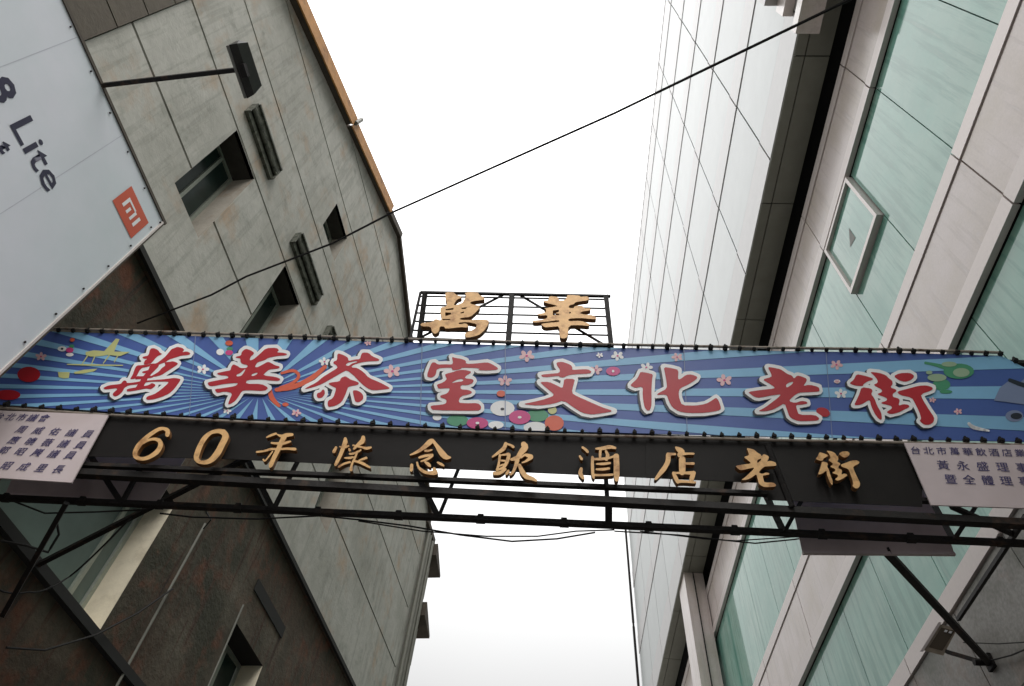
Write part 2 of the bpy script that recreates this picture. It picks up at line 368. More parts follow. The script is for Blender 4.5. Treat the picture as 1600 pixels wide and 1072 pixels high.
# corner pier with pipes and two small tiled canopies at the far end
T2 = thing('corner_house', 'narrow house end with rain pipes and two small dark canopies past the gabled house', 'building', LW(14, 0, -1))
b = MB(); b.box(LW, 13.08, 13.8, 0, 12.55, -6, -.02); b.obj('wall', M['concrete'], T2)
b = MB(); b.box(LW, 13.0, 13.85, 12.56, 12.7, -6, .06); b.obj('roof', M['darktrim'], T2)
for s_, r_ in ((13.25, .05), (13.45, .035), (13.68, .045)):
    b = MB(); b.tube([LW(s_, 0, .05), LW(s_, 12.5, .05)], r_); b.obj('rain_pipe', M['pvc'], T2)
for zt, sa in ((12.2, 13.81), (10.55, 13.81)):
    b = MB(); b.hexa([LW(sa, zt, -.5), LW(sa + .75, zt - .12, -.5), LW(sa + .75, zt - .12, .14), LW(sa, zt, .16), LW(sa, zt + .34, -.5), LW(sa + .75, zt - .06, -.5), LW(sa + .75, zt - .06, .14), LW(sa, zt + .34, .16)])
    b.obj('canopy', M['darktrim'], T2)
    b = MB(); b.box(LW, sa, sa + .35, zt - 1.0, zt - .13, -.5, -.05); b.obj('balcony', M['concrete'], T2)

# brown panelled house nearest the camera
T3 = thing('brown_panelled_house', 'brown panelled house nearest the viewer behind the white billboard', 'building', LW(-3, 0, -1))
zz = 0.0
while zz < 12.5:
    b = MB(); b.box(LW, -7.0, .885, zz + .008, zz + .60, -.04, .03); b.obj('wall_panel', M['brownpanel'], T3); zz += .612
b = MB(); b.box(LW, -7.0, .88, 0, 12.8, -7, -.045); b.obj('wall', M['joint'], T3)

# ------------------------------------------------------------------ right: stone and glass office building
T = thing('glass_office_building', 'office building with pink stone bands, teal glass and an overhanging pale upper front', 'building', RW(5, 0, -1))
J = .009
SE = 24.0     # far end
edges = [-4.32, -2.06, 0.2, 2.46, 4.72, 6.98, 9.24, 11.5, 13.76, 16.02, 18.28, 20.54, 22.8]
def panels(z0, z1, e0, e1, m, name, lst=edges, P=RW):
    for a, c in zip(lst, lst[1:]):
        b = MB(); b.box(P, a + J, c - J, z0 + J, z1 - J, e0, e1); b.obj(name, m, T)
for (zt, zb) in ((11.75, 10.60), (8.38, 7.20)):
    tt = .19
    panels(zt - tt, zt, -.05, .015, M['pinktrim'], 'trim')
    panels(zb + tt, zt - tt, -.05, .0, M['pink'], 'stone_panel')
    panels(zb, zb + tt, -.05, .015, M['pinktrim'], 'trim')
panels(5.62, 5.82, -.05, .02, M['pinktrim'], 'trim')
half = sorted(edges + [(a + c) / 2 for a, c in zip(edges, edges[1:])])
casement = (3.59, 4.72, 9.42, 10.58)
for (z1, z0) in ((10.60, 8.38), (7.20, 5.82)):
    for a, c in zip(half, half[1:]):
        if z1 == 10.60 and abs(a - 3.59) < .01:
            b = MB(); b.box(RW, a + J, c - J, z0 + .01, 9.40, -.09, -.06); b.obj('pane', M['teal'], T); continue
        b = MB(); b.box(RW, a + J * .7, c - J * .7, z0 + .01, z1 - .01, -.09, -.06); b.obj('pane', M['teal'], T)
# opened casement with its pale frame
a, c, z0, z1 = casement; b = MB(); f_ = .06
b.box(RW, a + .01, c - .01, z0, z0 + f_, -.09, .016); b.box(RW, a + .01, c - .01, z1 - f_, z1 - .01, -.09, .016)
b.box(RW, a + .01, a + f_, z0 + f_, z1 - f_, -.09, .016); b.box(RW, c - f_, c - .01, z0 + f_, z1 - f_, -.09, .016)
cas = b.obj('casement_window', M['pinktrim'], T)
b = MB(); b.box(RW, a + f_, c - f_, z0 + f_, z1 - f_, -.05, -.03); b.obj('pane', M['teal'], cas)
b = MB(); b.poly([RW(4.13, 9.86, -.026), RW(4.30, 9.92, -.026), RW(4.12, 10.12, -.026)]); b.obj('sticker', M['lampgrey'], cas)
# dark granite base
bed = [-4.32 + 1.13 * k for k in range(0, 25)]
for r, (p, q) in enumerate(((4.72, 5.61), (3.82, 4.71), (2.92, 3.81), (2.02, 2.91), (1.1, 2.01), (0.1, 1.09))):
    if r < 2:
        for a, c in zip(bed, bed[1:]):
            if a > 10: break
            b = MB(); b.box(RW, a + .006, c - .006, p, q, -.06, random.uniform(-.002, .002)); b.obj('granite_panel', M['stone'], T)
        b = MB(); b.box(RW, 10.4, 22.8, p, q, -.06, 0); b.obj('granite_panel', M['stone'], T)
    else:
        b = MB(); b.box(RW, -4.32, 22.8, p, q, -.06, 0); b.obj('granite_panel', M['stone'], T)
b = MB(); b.box(RW, -4.3, 22.8, 0, 11.74, -9, -.10); b.box(RW, -4.3, 22.8, 11.745, 12.22, -9, -.34); b.obj('wall_core', M['black'], T)
# soffit of the overhang
ZS = 12.20
EO = DR - DU
for a, c in zip(edges, edges[1:]):
    if c > 23: break
    b = MB(); b.box(RW, a + J, c - J, ZS, ZS + .04, EO - .16, EO - .012); b.obj('soffit_panel', M['soffit'], T)
    b = MB(); b.box(RW, a + J, c - J, ZS, ZS + .04, .02, EO - .175); b.obj('soffit_panel', M['soffit'], T)
b = MB(); b.box(RW, -4.3, 22.8, ZS + .05, ZS + .1, -.33, EO - .02); b.obj('soffit_backing', M['black'], T)
for s_ in edges[1:-1]:
    b = MB(); b.bar(RW(s_ + .35, 11.76, -.02), RW(s_ + .35, 12.18, -.2), .05); b.obj('slot_bracket', M['alu'], T)
# upper front
UE = EO
uj = [-4.2 + 2.05 * k for k in range(14)]
uj = [x for x in uj if x < 22.6] + [22.8]
zf = [12.22, 13.0, 14.92, 15.62, 17.56, 18.26, 20.16, 20.86, 22.74, 23.44, 25.26, 26.6]
for k, (p, q) in enumerate(zip(zf, zf[1:])):
    glass = k % 2 == 1
    for a, c in zip(uj, uj[1:]):
        b = MB()
        if glass: b.box(RW, a + .016, c - .016, p + .02, q - .045, UE - .05, UE - .012); b.obj('pane', M['tealpale'], T)
        else: b.box(RW, a + .016, c - .016, p + .01, q - .025, UE - .05, UE); b.obj('stone_panel', M['pale'], T)
b = MB(); b.box(RW, -4.2, 22.8, 12.31, 26.55, -9, UE - .055); b.obj('upper_core', M['uppercore'], T)
b = MB(); b.box(RW, -4.3, 22.9, 26.6, 26.75, -9.1, UE + .01); b.obj('roof', M['pale'], T)
b = MB(); b.box(RW, 14.4, 15.2, 2.0, ZS - .005, .017, EO - .05); pr = b.obj('pier', M['pink'], T)
b = MB(); b.box(RW, 14.37, 14.399, 2.0, ZS - .01, .25, .27); b.obj('pier_joint', M['joint'], T)
b = MB()
zz = 1.0
for z1 in (6.4, 11.2, 16.0, 20.5):
    b.tube([RW(22.86, zz + .15, UE + .10), RW(22.86, z1, UE + .10)], .045); b.tube([RW(22.86, z1, UE + .10), RW(22.86, z1 + .15, UE + .10)], .035); zz = z1
b.obj('rain_pipe', M['steel'], T)
# projecting bay at the near end of the overhang
b = MB(); b.box(RW, -1.5, 1.95, 13.02, 14.2, UE + .003, UE + .32); b.obj('bay_box', M['pale'], T)
b = MB(); b.box(RW, -1.5, 2.02, 12.62, 13.01, UE + .003, UE + .14); b.obj('bay_sill', M['pinktrim'], T)
b = MB(); b.box(RW, -1.5, 2.12, 11.98, ZS - .004, UE - .22, UE + .10); b.obj('bay_apron', M['pink'], T)

# ------------------------------------------------------------------ sign frame of reference
AU = math.radians(3.2877); TILT = math.radians(8); KS = .889
U = Vector((math.cos(AU), math.sin(AU), 0)); NH = Vector((math.sin(AU), -math.cos(AU), 0))
V = (Vector((0, 0, 1)) * math.cos(TILT) + NH * math.sin(TILT)).normalized()
N = (NH * math.cos(TILT) - Vector((0, 0, 1)) * math.sin(TILT)).normalized()      # towards the viewer
PS = EYE + Vector((-0.54119969, 3.6, 4.39181704)) * KS
def sp(u, v, e=0): return PS + U * u + V * v + N * e
def suv(px, py, e=0):
    r = ray(px, py); t = ((PS + N * e) - EYE).dot(N) / r.dot(N); q = EYE + r * t - PS
    return q.dot(U), q.dot(V)
def SG(px, py, e=0): u, v = suv(px, py, e); return sp(u, v, e)
def HZ(px, py, z): r = ray(px, py); return EYE + r * ((z - EYE.z) / r.z)

# ---- lettering tools: outlines are unions of brush shapes
def chaikin(p, n=1):
    for _ in range(n):
        q = []
        for a, b in zip(p, p[1:] + p[:1]):
            q.append((a[0] * .78 + b[0] * .22, a[1] * .78 + b[1] * .22)); q.append((a[0] * .22 + b[0] * .78, a[1] * .22 + b[1] * .78))
        p = q
    return p
def hull(pts):
    pts = sorted(set(pts))
    def half_(ps):
        h = []
        for p in ps:
            while len(h) > 1 and (h[-1][0] - h[-2][0]) * (p[1] - h[-2][1]) - (h[-1][1] - h[-2][1]) * (p[0] - h[-2][0]) <= 0: h.pop()
            h.append(p)
        return h
    a, b = half_(pts), half_(pts[::-1]); return a[:-1] + b[:-1]
def capsule(a, b, n=10):
    pts = []
    for (x, y, r) in (a, b):
        for k in range(n): t = 6.28318 * k / n + .17; pts.append((round(x + r * math.cos(t), 5), round(y + r * math.sin(t), 5)))
    return hull(pts)
def stroke(pts):
    """centre line with widths -> list of convex pieces (Catmull-Rom smoothed)"""
    P = [(x, y, w_ / 2) for x, y, w_ in pts]; o = []
    for i in range(len(P) - 1):
        p0, p1, p2, p3 = P[max(i - 1, 0)], P[i], P[i + 1], P[min(i + 2, len(P) - 1)]
        for k in range(3):
            t = k / 3
            o.append(tuple(.5 * ((2 * p1[j]) + (-p0[j] + p2[j]) * t + (2 * p0[j] - 5 * p1[j] + 4 * p2[j] - p3[j]) * t * t + (-p0[j] + 3 * p1[j] - 3 * p2[j] + p3[j]) * t ** 3) for j in range(3)))
    o.append(P[-1]); return [capsule(a, b) for a, b in zip(o, o[1:])]
def union(polys, holes=()):
    vs, fs = [], []
    for p in list(polys) + list(holes):
        fs.append(list(range(len(vs), len(vs) + len(p)))); vs += [Vector(q) for q in p]
    nh = len(polys)
    v2, e2, f2, ov, oe, of = delaunay_2d_cdt(vs, [], fs, 1, 1e-5)
    keep = [f for f, o in zip(f2, of) if o and all(k < nh for k in o)]
    return [(v[0], v[1]) for v in v2], keep
def emit(b, v2, tris, to3, e, th=0, m=0, ms=1):
    i = len(b.v)
    front = [Vector(to3(x, y, e)) for x, y in v2]
    b.v += [tuple(q) for q in front]
    for f in tris: b.f.append([i + k for k in f]); b.m.append(m)
    if th:
        j = len(b.v); b.v += [tuple(q - N * th) for q in front]
        cnt = {}
        for f in tris:
            for a, c in zip(f, f[1:] + f[:1]): cnt[(a, c)] = 1
        for f in tris: b.f.append([j + k for k in f[::-1]]); b.m.append(ms)
        for (a, c) in cnt:
            if (c, a) not in cnt: b.f.append([i + a, i + c, j + c, j + a]); b.m.append(ms)
def zoomed(polys, ox, oy, s): return [[(ox + x / s, oy + y / s) for x, y in p] for p in polys]
def zstrokes(strokes, ox, oy, s):
    o = []
    for st in strokes: o += stroke([(ox + x / s, oy + y / s, w_ / s) for x, y, w_ in st])
    return o

CH = {}
CH['wan'] = (150, 530, 9.744, [
 [(825,145),(880,135),(945,165),(975,210),(1015,225),(940,255),(905,290),(860,345),(835,370),(740,385),(725,370),(745,320),(790,300),(720,295),(705,275),(730,262),(800,250)],
 [(1195,135),(1240,115),(1320,135),(1345,165),(1310,200),(1375,185),(1440,210),(1420,240),(1300,250),(1220,275),(1110,310),(1060,350),(1000,370),(930,400),(820,400),(790,385),(860,370),(920,370),(1000,310),(1050,270),(1110,200),(1150,150)],
 [(620,400),(700,395),(800,380),(830,400),(790,420),(700,435),(660,480),(640,520),(620,560),(600,600),(520,610),(530,590),(560,540),(590,450)],
 [(1040,352),(1110,345),(1180,335),(1250,365),(1235,390),(1160,440),(1080,490),(1000,545),(880,575),(840,560),(900,530),(960,490),(1000,440),(1060,400)],
 [(820,400),(960,380),(950,420),(900,470),(850,520),(790,590),(770,640),(730,700),(720,760),(640,770),(600,740),(630,700),(670,640),(690,600),(740,540),(790,480),(810,440)],
 [(710,490),(760,480),(860,450),(880,480),(820,500),(740,520),(700,510)],
 [(590,612),(620,560),(680,565),(800,555),(890,560),(860,585),(760,600),(660,608)],
 [(110,740),(200,700),(300,690),(380,680),(400,650),(430,625),(465,640),(470,670),(600,655),(680,640),(760,630),(900,620),(1080,605),(1180,590),(1240,595),(1290,610),(1270,650),(1190,760),(1110,830),(1000,880),(880,915),(780,925),(760,905),(780,870),(880,840),(960,790),(1020,740),(1100,670),(1100,645),(900,645),(780,650),(700,680),(600,690),(500,700),(430,740),(410,790),(350,850),(290,875),(255,850),(260,820),(330,760),(300,745),(200,760),(130,765)],
 [(465,775),(480,755),(600,735),(720,715),(800,700),(850,665),(905,690),(900,715),(840,760),(800,755),(760,750),(640,775),(480,800)]], [])
CH['hua'] = (310, 530, 9.744, [
 [(720,145),(790,165),(850,205),(835,235),(800,260),(780,310),(790,325),(850,300),(930,230),(1030,135),(1190,130),(1230,170),(1190,200),(1280,205),(1350,220),(1340,245),(1200,255),(1060,285),(1010,320),(900,350),(870,400),(862,424),(900,428),(980,385),(1060,340),(1130,375),(1160,395),(1240,415),(1230,440),(1180,450),(1080,460),(1030,500),(980,550),(1180,575),(1250,605),(1230,635),(1100,630),(960,610),(740,620),(720,680),(960,680),(1070,740),(1010,790),(730,775),(660,790),(620,860),(560,940),(500,980),(450,995),(470,930),(520,820),(400,795),(290,820),(260,790),(250,760),(380,745),(560,715),(600,680),(590,665),(400,680),(220,715),(160,710),(135,660),(220,640),(440,600),(460,575),(430,555),(330,550),(270,520),(400,490),(490,475),(500,420),(530,380),(600,410),(640,440),(720,440),(750,420),(750,395),(660,375),(640,340),(640,290),(570,285),(570,265),(650,250),(660,190)]],
 [[(585,570),(578,540),(640,515),(705,455),(718,460),(685,520),(650,560)], [(805,560),(820,525),(900,505),(900,530),(840,560)]])
CH['cha'] = (460, 540, 9.744, [
 [(655,115),(740,140),(820,185),(820,235),(930,210),(1000,205),(1015,140),(1040,105),(1130,110),(1180,160),(1300,210),(1280,235),(1130,240),(1020,255),(900,290),(860,330),(960,340),(1060,410),(1130,490),(1300,560),(1450,640),(1440,660),(1200,685),(1110,650),(1000,560),(900,450),(800,375),(740,400),(620,470),(430,580),(300,630),(150,665),(200,630),(340,560),(430,480),(560,400),(660,340),(640,300),(590,270),(600,240),(650,225)],
 [(720,485),(780,465),(830,500),(860,520),(960,550),(985,575),(960,600),(820,625),(800,680),(770,760),(720,860),(620,920),(520,935),(505,900),(510,840),(590,800),(640,650),(600,630),(520,590),(530,565),(690,545),(700,510)],
 [(430,665),(460,680),(465,740),(420,795),(360,800),(340,770),(345,725),(400,710)],
 [(890,680),(950,680),(1010,710),(1050,760),(1045,820),(980,865),(925,855),(910,790),(895,730)]],
 [[(775,300),(810,260),(950,232),(960,248),(880,270),(830,310)]])
CH['shi'] = (650, 545, 9.743, [
 [(545,120),(600,140),(680,150),(760,180),(760,230),(900,225),(1080,205),(1150,230),(1250,290),(1240,320),(1100,330),(940,325),(980,295),(700,285),(680,310),(560,330),(545,300),(540,285),(320,295),(300,400),(240,440),(175,430),(170,390),(200,300),(240,210),(290,205),(330,240),(450,235),(545,240),(565,210)],
 [(440,385),(560,355),(640,325),(740,320),(840,345),(830,370),(760,410),(740,450),(860,460),(880,490),(850,530),(780,555),(680,550),(680,620),(800,625),(860,660),(820,690),(680,720),(640,820),(760,830),(940,825),(990,870),(990,920),(940,945),(260,935),(225,900),(225,865),(400,850),(460,830),(465,770),(370,740),(370,710),(480,680),(520,600),(450,600),(340,610),(320,560),(320,545),(420,510),(470,460),(450,420)]],
 [[(530,525),(600,480),(680,455),(720,465),(715,495),(620,505)]])
CH['wen'] = (795, 550, 8.889, [
 [(660,145),(740,135),(800,155),(860,180),(885,215),(880,250),(1000,240),(1100,240),(1150,270),(1130,300),(900,310),(820,325),(760,355),(710,350),(690,330),(480,355),(440,315),(600,300),(705,290),(710,240),(670,190)],
 [(430,415),(560,415),(660,460),(745,505),(760,440),(770,370),(920,375),(905,430),(870,570),(960,620),(1140,700),(1300,770),(1460,820),(1300,850),(1150,870),(1020,845),(900,770),(760,670),(620,720),(420,745),(180,725),(360,690),(520,650),(640,600),(560,530),(480,465)]], [])
CH['hua2'] = (970, 560, 9.412, [
 [(290,195),(400,215),(475,235),(460,300),(450,480),(455,680),(430,760),(390,770),(350,720),(330,620),(320,520),(325,440),(300,415),(220,435),(145,405),(150,380),(240,300),(270,240)],
 [(630,125),(760,145),(850,170),(840,300),(870,310),(960,240),(1040,235),(1130,270),(1110,310),(1000,380),(870,440),(850,500),(860,590),(900,690),(1100,695),(1250,670),(1340,620),(1400,575),(1440,620),(1480,740),(1430,770),(1250,800),(1000,805),(850,780),(760,720),(710,640),(680,540),(620,530),(525,540),(560,505),(680,445),(670,330),(650,220)]], [])
CH['lao'] = (1150, 560, 9.747, [
 [(480,130),(560,140),(680,165),(750,215),(790,240),(850,260),(885,310),(930,260),(1000,275),(1080,310),(1070,360),(1020,420),(1120,400),(1260,435),(1275,490),(1260,505),(1100,515),(960,520),(880,570),(800,650),(900,680),(1000,645),(1080,660),(1090,690),(1000,705),(910,710),(930,790),(960,860),(1200,860),(1270,910),(1250,945),(1100,955),(950,955),(860,920),(810,880),(780,790),(740,680),(640,740),(560,780),(460,805),(330,805),(440,750),(560,660),(640,600),(690,545),(560,560),(360,600),(290,590),(230,550),(180,510),(380,480),(590,460),(580,430),(500,380),(400,320),(540,285),(540,240)]],
 [[(762,402),(800,370),(875,352),(860,390),(790,440),(765,440)]])
CH['jie'] = (1310, 565, 9.412, [
 [(265,185),(360,200),(510,245),(500,270),(430,290),(370,330),(360,360),(260,355),(175,330),(170,310),(225,270)],
 [(340,375),(480,395),(505,430),(480,480),(530,540),(570,650),(630,750),(640,830),(630,860),(590,840),(530,760),(480,650),(465,570),(430,575),(360,620),(300,640),(230,640),(270,560),(310,470)],
 [(460,150),(600,165),(700,200),(740,245),(790,280),(800,330),(760,380),(850,410),(850,440),(800,470),(800,520),(880,540),(905,570),(880,650),(960,625),(1030,635),(1050,665),(980,700),(880,750),(770,775),(700,745),(790,690),(780,650),(640,620),(630,600),(700,580),(720,550),(690,525),(560,480),(640,450),(640,410),(510,345),(580,310),(570,260),(520,200)],
 [(810,215),(900,170),(1050,165),(1110,200),(1110,235),(1060,275),(980,300),(890,275)],
 [(860,440),(1000,405),(1180,355),(1300,350),(1390,380),(1380,420),(1210,480),(1240,560),(1340,720),(1410,820),(1400,890),(1340,930),(1260,930),(1190,870),(1220,840),(1190,740),(1120,600),(1080,530),(900,490)]], [])

def BAN(x, y, e): return SG(x, y, e)
# ---- banner
TB = thing('street_banner', 'long blue sunburst banner with red Chinese characters tied across the street', 'banner', sp(0, 0))
btop = [(-70,511),(80,518),(360,527),(640,535),(900,542),(1180,548),(1400,551),(1565,556),(1600,574),(1680,600)]
bbot = [(1680,694),(1600,690),(1200,682),(800,672),(400,655),(170,643),(0,632),(-70,628)]
outline = btop + bbot
b = MB()
v2, tr = union([outline]); emit(b, v2, tr, BAN, 0, .006, 0, 0); b.obj('banner_sheet', M['blue'], TB)
cx, cy, K, NR = 405, 612, 4.0, 39
wed = []
for k in range(NR):
    a0 = math.radians(-2 - 2.0 + 360 / NR * k); a1 = math.radians(-2 + 2.0 + 360 / NR * k)
    R_ = 420
    wed.append([(cx + K * 10 * math.sin((a0 + a1) / 2), cy - 10 * math.cos((a0 + a1) / 2)), (cx + K * R_ * math.sin(a0), cy - R_ * math.cos(a0)), (cx + K * R_ * math.sin(a1), cy - R_ * math.cos(a1))])
def union_clip(polys, clip):
    vs, fs = [], []
    for p in polys + [clip]:
        fs.append(list(range(len(vs), len(vs) + len(p)))); vs += [Vector(q) for q in p]
    v2, _, f2, _, _, of = delaunay_2d_cdt(vs, [], fs, 1, 1e-5)
    n = len(polys)
    return [(v[0], v[1]) for v in v2], [f for f, o in zip(f2, of) if n in o and any(k < n for k in o)]
for wd in wed:
    b = MB(); v2, tr = union_clip([wd], outline)
    if tr: emit(b, v2, tr, BAN, .0022); b.obj('ray_print', M['lightblue'], TB)
def ell(x, y, rx, ry, n=18, rot=0.0): 
    return [(x + rx * math.cos(6.28318 * k / n) * math.cos(rot) - ry * math.sin(6.28318 * k / n) * math.sin(rot), y + rx * math.cos(6.28318 * k / n) * math.sin(rot) + ry * math.sin(6.28318 * k / n) * math.cos(rot)) for k in range(n)]
def prints(lst, m, e, name='flower_print', clip=True):
    if name == 'flower_print' and not all(len(p) == 10 or len(p) == 8 for p in lst):
        for p in lst:
            v2, tr = union_clip([p], outline)
            if tr: b = MB(); emit(b, v2, tr, BAN, e); b.obj(name, m, TB)
        return
    v2, tr = union_clip(lst, outline) if clip else union(lst)
    b = MB(); emit(b, v2, tr, BAN, e); return b.obj(name, m, TB)
sak = [(317,577,9),(613,580,12),(463,645,7),(507,565,8),(823,556,11),(789,595,10),(965,556,9),(931,578,9),(1058,558,8),(1010,574,9),(1132,594,11),(1307,570,9),(1314,615,9),(1308,596,4),(64,557,8),(937,555,5),(1457,625,5),(1497,643,6),(355,642,6),(575,536,5)]
for i, (x, y, r) in enumerate(sak):
    a0 = i * .7
    prints([ell(x + r * .62 * math.cos(a0 + 1.2566 * k) * 1.15, y + r * .62 * .75 * math.sin(a0 + 1.2566 * k), r * .42, r * .3, 10, a0 + 1.2566 * k) for k in range(5)] + [ell(x, y, r * .34, r * .26, 10)], M['pinkp'] if i % 3 else M['white'], .0045)
    prints([ell(x, y, r * .2, r * .15, 8)], M['magenta'], .0062)
prints([ell(715,657,17,9), ell(840,649,17,10), ell(359,545,5,3), ell(112,541,4,3)], M['green'], .0045)
prints([ell(746,661,17,9), ell(812,652,17,11), ell(958,580,11,7), ell(358,551,6,4), ell(109,547,6,4)], M['magenta'], .0062)
prints([ell(785,638,19,12), ell(836,668,18,9), ell(775,664,12,6), ell(683,652,7,5), ell(344,550,6,5), ell(97,545,7,4), ell(109,554,6,3), ell(1308,596,5,3)], M['white'], .0034)
prints([ell(866,661,15,12), ell(783,615,7,5), ell(358,536,6,4), ell(113,531,4,3)], M['orangep'], .0074)
prints([ell(45,585,18,12), ell(12,617,20,8)], M['red'], .0045)
prints([ell(863,641,7,6), ell(738,642,4,3)], M['yellow'], .0088)
prints([ell(812,652,3,2), ell(958,580,2,2), ell(746,661,3,2)], M['white'], .0088)
prints([ell(785,639,3,2), ell(97,545,2,1.5)], M['shadow'], .0052)
prints([ell(1235 + 42 + 9, 644, 11, 7, rot=.3)], M['red'], .0088)
prints(stroke([(440,583,4),(458,579,5),(467,587,5),(458,598,5),(438,606,5)]) + stroke([(432,609,6),(460,604,8),(488,590,8),(508,573,6)]) + stroke([(420,604,6),(425,622,8),(436,634,5)]) + [ell(446,632,5,3)], M['orangep'], .0045, 'ribbon_print')
cr = zoomed([[(510,190),(560,180),(620,185),(655,150),(690,110),(712,115),(690,160),(680,188),(775,190),(715,215),(640,208),(600,215),(540,218),(510,208)], [(345,310),(415,310),(410,345),(380,348),(350,340)], [(440,310),(500,296),(580,290),(560,305),(500,318),(445,320)]], 0, 500, 3.81)
cr += zstrokes([[(400,264,6),(560,268,9),(730,270,6)],[(520,215,8),(490,260,5)],[(565,215,8),(545,262,5)],[(650,210,8),(615,258,5)],[(700,215,8),(680,250,5)]], 0, 500, 3.81)
prints(cr, M['yellow'], .0045, 'crane_print')
prints([ell(1498,580,24,12), ell(1471,601,14,9), ell(1478,612,10,3)] + stroke([(1480,575,8),(1462,570,5),(1446,567,4)]), M['green'], .0045, 'teapot_print')
prints([ell(1483,569,12,4), ell(1502,582,13,7), ell(1464,590,15,6), ell(1452,582,5,3)], M['paleg'], .0062, 'teapot_print')
prints([[(1553,626),(1562,606),(1575,596),(1592,600),(1604,588),(1612,616),(1600,632),(1572,628)], ell(1585,650,14,9)], M['greyp'], .0045, 'figure_print')
prints(stroke([(1578,594,6),(1600,602,7),(1620,606,6)]) + [ell(1588,650,9,5)], M['shadow'], .0062, 'figure_print')
prints(stroke([(1514,662,5),(1522,668,6),(1545,673,3)]), M['white'], .0062, 'flower_print')

for x_, yt_, yb_ in ((659,536,665),(789,540,671),(305,524,650),(1068,546,677),(1290,550,684)):
    b = MB(); b.poly([SG(x_, yt_, .0095), SG(x_ + 1.1, yt_, .0095), SG(x_ + 1.1 - (800 - x_) * .02, yb_, .0095), SG(x_ - (800 - x_) * .02, yb_, .0095)]); b.obj('banner_seam', M['greyp'], TB)
chars_cn = {'wan': '萬', 'hua': '華', 'cha': '茶', 'shi': '室', 'wen': '文', 'hua2': '化', 'lao': '老', 'jie': '街'}
for k, (ox, oy, s_, pol, hol) in CH.items():
    P_ = zoomed(pol, ox, oy, s_); H_ = zoomed(hol, ox, oy, s_)
    caps = []
    for p in P_:
        for a, c in zip(p, p[1:] + p[:1]): caps.append(capsule((*a, 5.1), (*c, 5.1), 8))
    v2, tr = union(P_ + caps)
    b = MB(); emit(b, [(x - 3.2, y + 2.0) for x, y in v2], tr, BAN, .0104); b.obj('character_shadow', M['shadow'], TB)
    b = MB(); emit(b, v2, tr, BAN, .0124); b.obj('character_outline', M['white'], TB)
    v2, tr = union([chaikin(p) for p in P_], [chaikin(h) for h in H_])
    b = MB(); emit(b, v2, tr, BAN, .0144); o = b.obj('printed_character', M['red'], TB); o['label'] = 'red character ' + chars_cn[k]
    b = MB()

def ext(p, q, u0, u1, e=0):
    (ua, va), (ub, vb) = suv(*p), suv(*q); k = (vb - va) / (ub - ua)
    return sp(u0, va + k * (u0 - ua), e), sp(u1, va + k * (u1 - ua), e)
UL, UR = -3.86, 4.05
# pipes along hems and the cords that tie the banner to them
def hem(pts, off, r):
    (b := MB()).tube([SG(x, y + off, .012) for x, y in pts], r); return b.obj('hem_pipe', M['hem'], TB)
hem(btop[1:8], -5, .011); hem([(0,634.5),(170,645.5),(400,657.5),(800,674.5),(1200,684.5),(1600,692.5)], 3, .010)
def along(pts, step, x0):
    res = []; x = x0
    while x < pts[-1][0]:
        for a, c in zip(pts, pts[1:]):
            if a[0] <= x < c[0]: res.append((x, a[1] + (c[1] - a[1]) * (x - a[0]) / (c[0] - a[0])))
        x += step
    return res
tie0 = None
for (lst, off, tall) in ((along(btop[1:9], 22.6, 93), -1, 1), (along([(0,632),(170,643),(400,655),(800,672),(1200,682),(1640,691)], 27.2, 12), 2, -1)):
    for (x, y) in lst:
        c0 = SG(x, y + off, .0)
        if tie0 is None:
            b = MB()
            for (u0, u1, v0, v1, e0, e1) in ((-.015, .015, -.026, .024, .0, .036), (-.006, .008, .018, .042, .006, .03), (-.02, .019, -.01, .01, .0, .044)):
                b.hexa([U * u + V * v + N * e for (u, v, e) in ((u0, v0, e0), (u1, v0, e0), (u1, v0, e1), (u0, v0, e1), (u0, v1, e0), (u1, v1, e0), (u1, v1, e1), (u0, v1, e1))])
            me = bpy.data.meshes.new('tie'); me.from_pydata(b.v, [], b.f); me.materials.append(M['cord']); tie0 = me
        o = bpy.data.objects.new('tie', tie0); C.objects.link(o); o.parent = TB; o.location = Vector(c0) - TB.location
        sc_ = random.uniform(.58, .85); o.scale = (sc_, sc_, sc_ * random.uniform(.8, 1.1))

# ---- steel truss carrying everything
TT = thing('sign_truss', 'black steel truss spanning the street behind the blue banner', 'truss', sp(0, -.8, -.1))
STEEL = M['steel']
def tbar(a, b_, w_, name='brace', T_=None, h=None): 
    m_ = MB(); m_.bar(a, b_, w_, h); return m_.obj(name, STEEL, T_ or TT)
EF = -.035
a, c = ext((180,724), (1150,765), UL, UR, EF); tbar(a, c, .03, 'chord'); c1 = (a, c)
a, c = ext((180,738), (780,770), UL, UR, EF); tbar(a, c, .05, 'chord'); c2 = (a, c)
a, c = ext((80,523), (1180,552), UL, UR, EF); tbar(a, c, .04, 'chord'); ct = (a, c)
a, c = ext((170,646), (1200,686), UL, UR, EF); tbar(a, c, .035, 'chord'); cm = (a, c)
zc2 = (c2[0].z + c2[1].z) / 2
def onz(seg, t): return seg[0].lerp(seg[1], t)
ra = HZ(180, 786, zc2); rb = HZ(1300, 836, zc2); d_ = (rb - ra) / (rb.x - ra.x)
r3 = (ra + d_ * (-4.28 - ra.x), ra + d_ * (3.55 - ra.x)); tbar(r3[0], r3[1], .036, 'chord')
def c2at(px, py): u, v = suv(px, py, EF); k = (u - UL) / (UR - UL); return c2[0].lerp(c2[1], k)
def r3at(px, py):
    q = HZ(px, py, zc2); return r3[0].lerp(r3[1], (q.x - r3[0].x) / (r3[1].x - r3[0].x))
RTZ = ct[0].z
def rear(px, py):          # point on the rear face of the truss
    n = Vector((-U.y, U.x, 0)); d = ray(px, py); return EYE + d * ((r3[0] - EYE).dot(n) / d.dot(n))
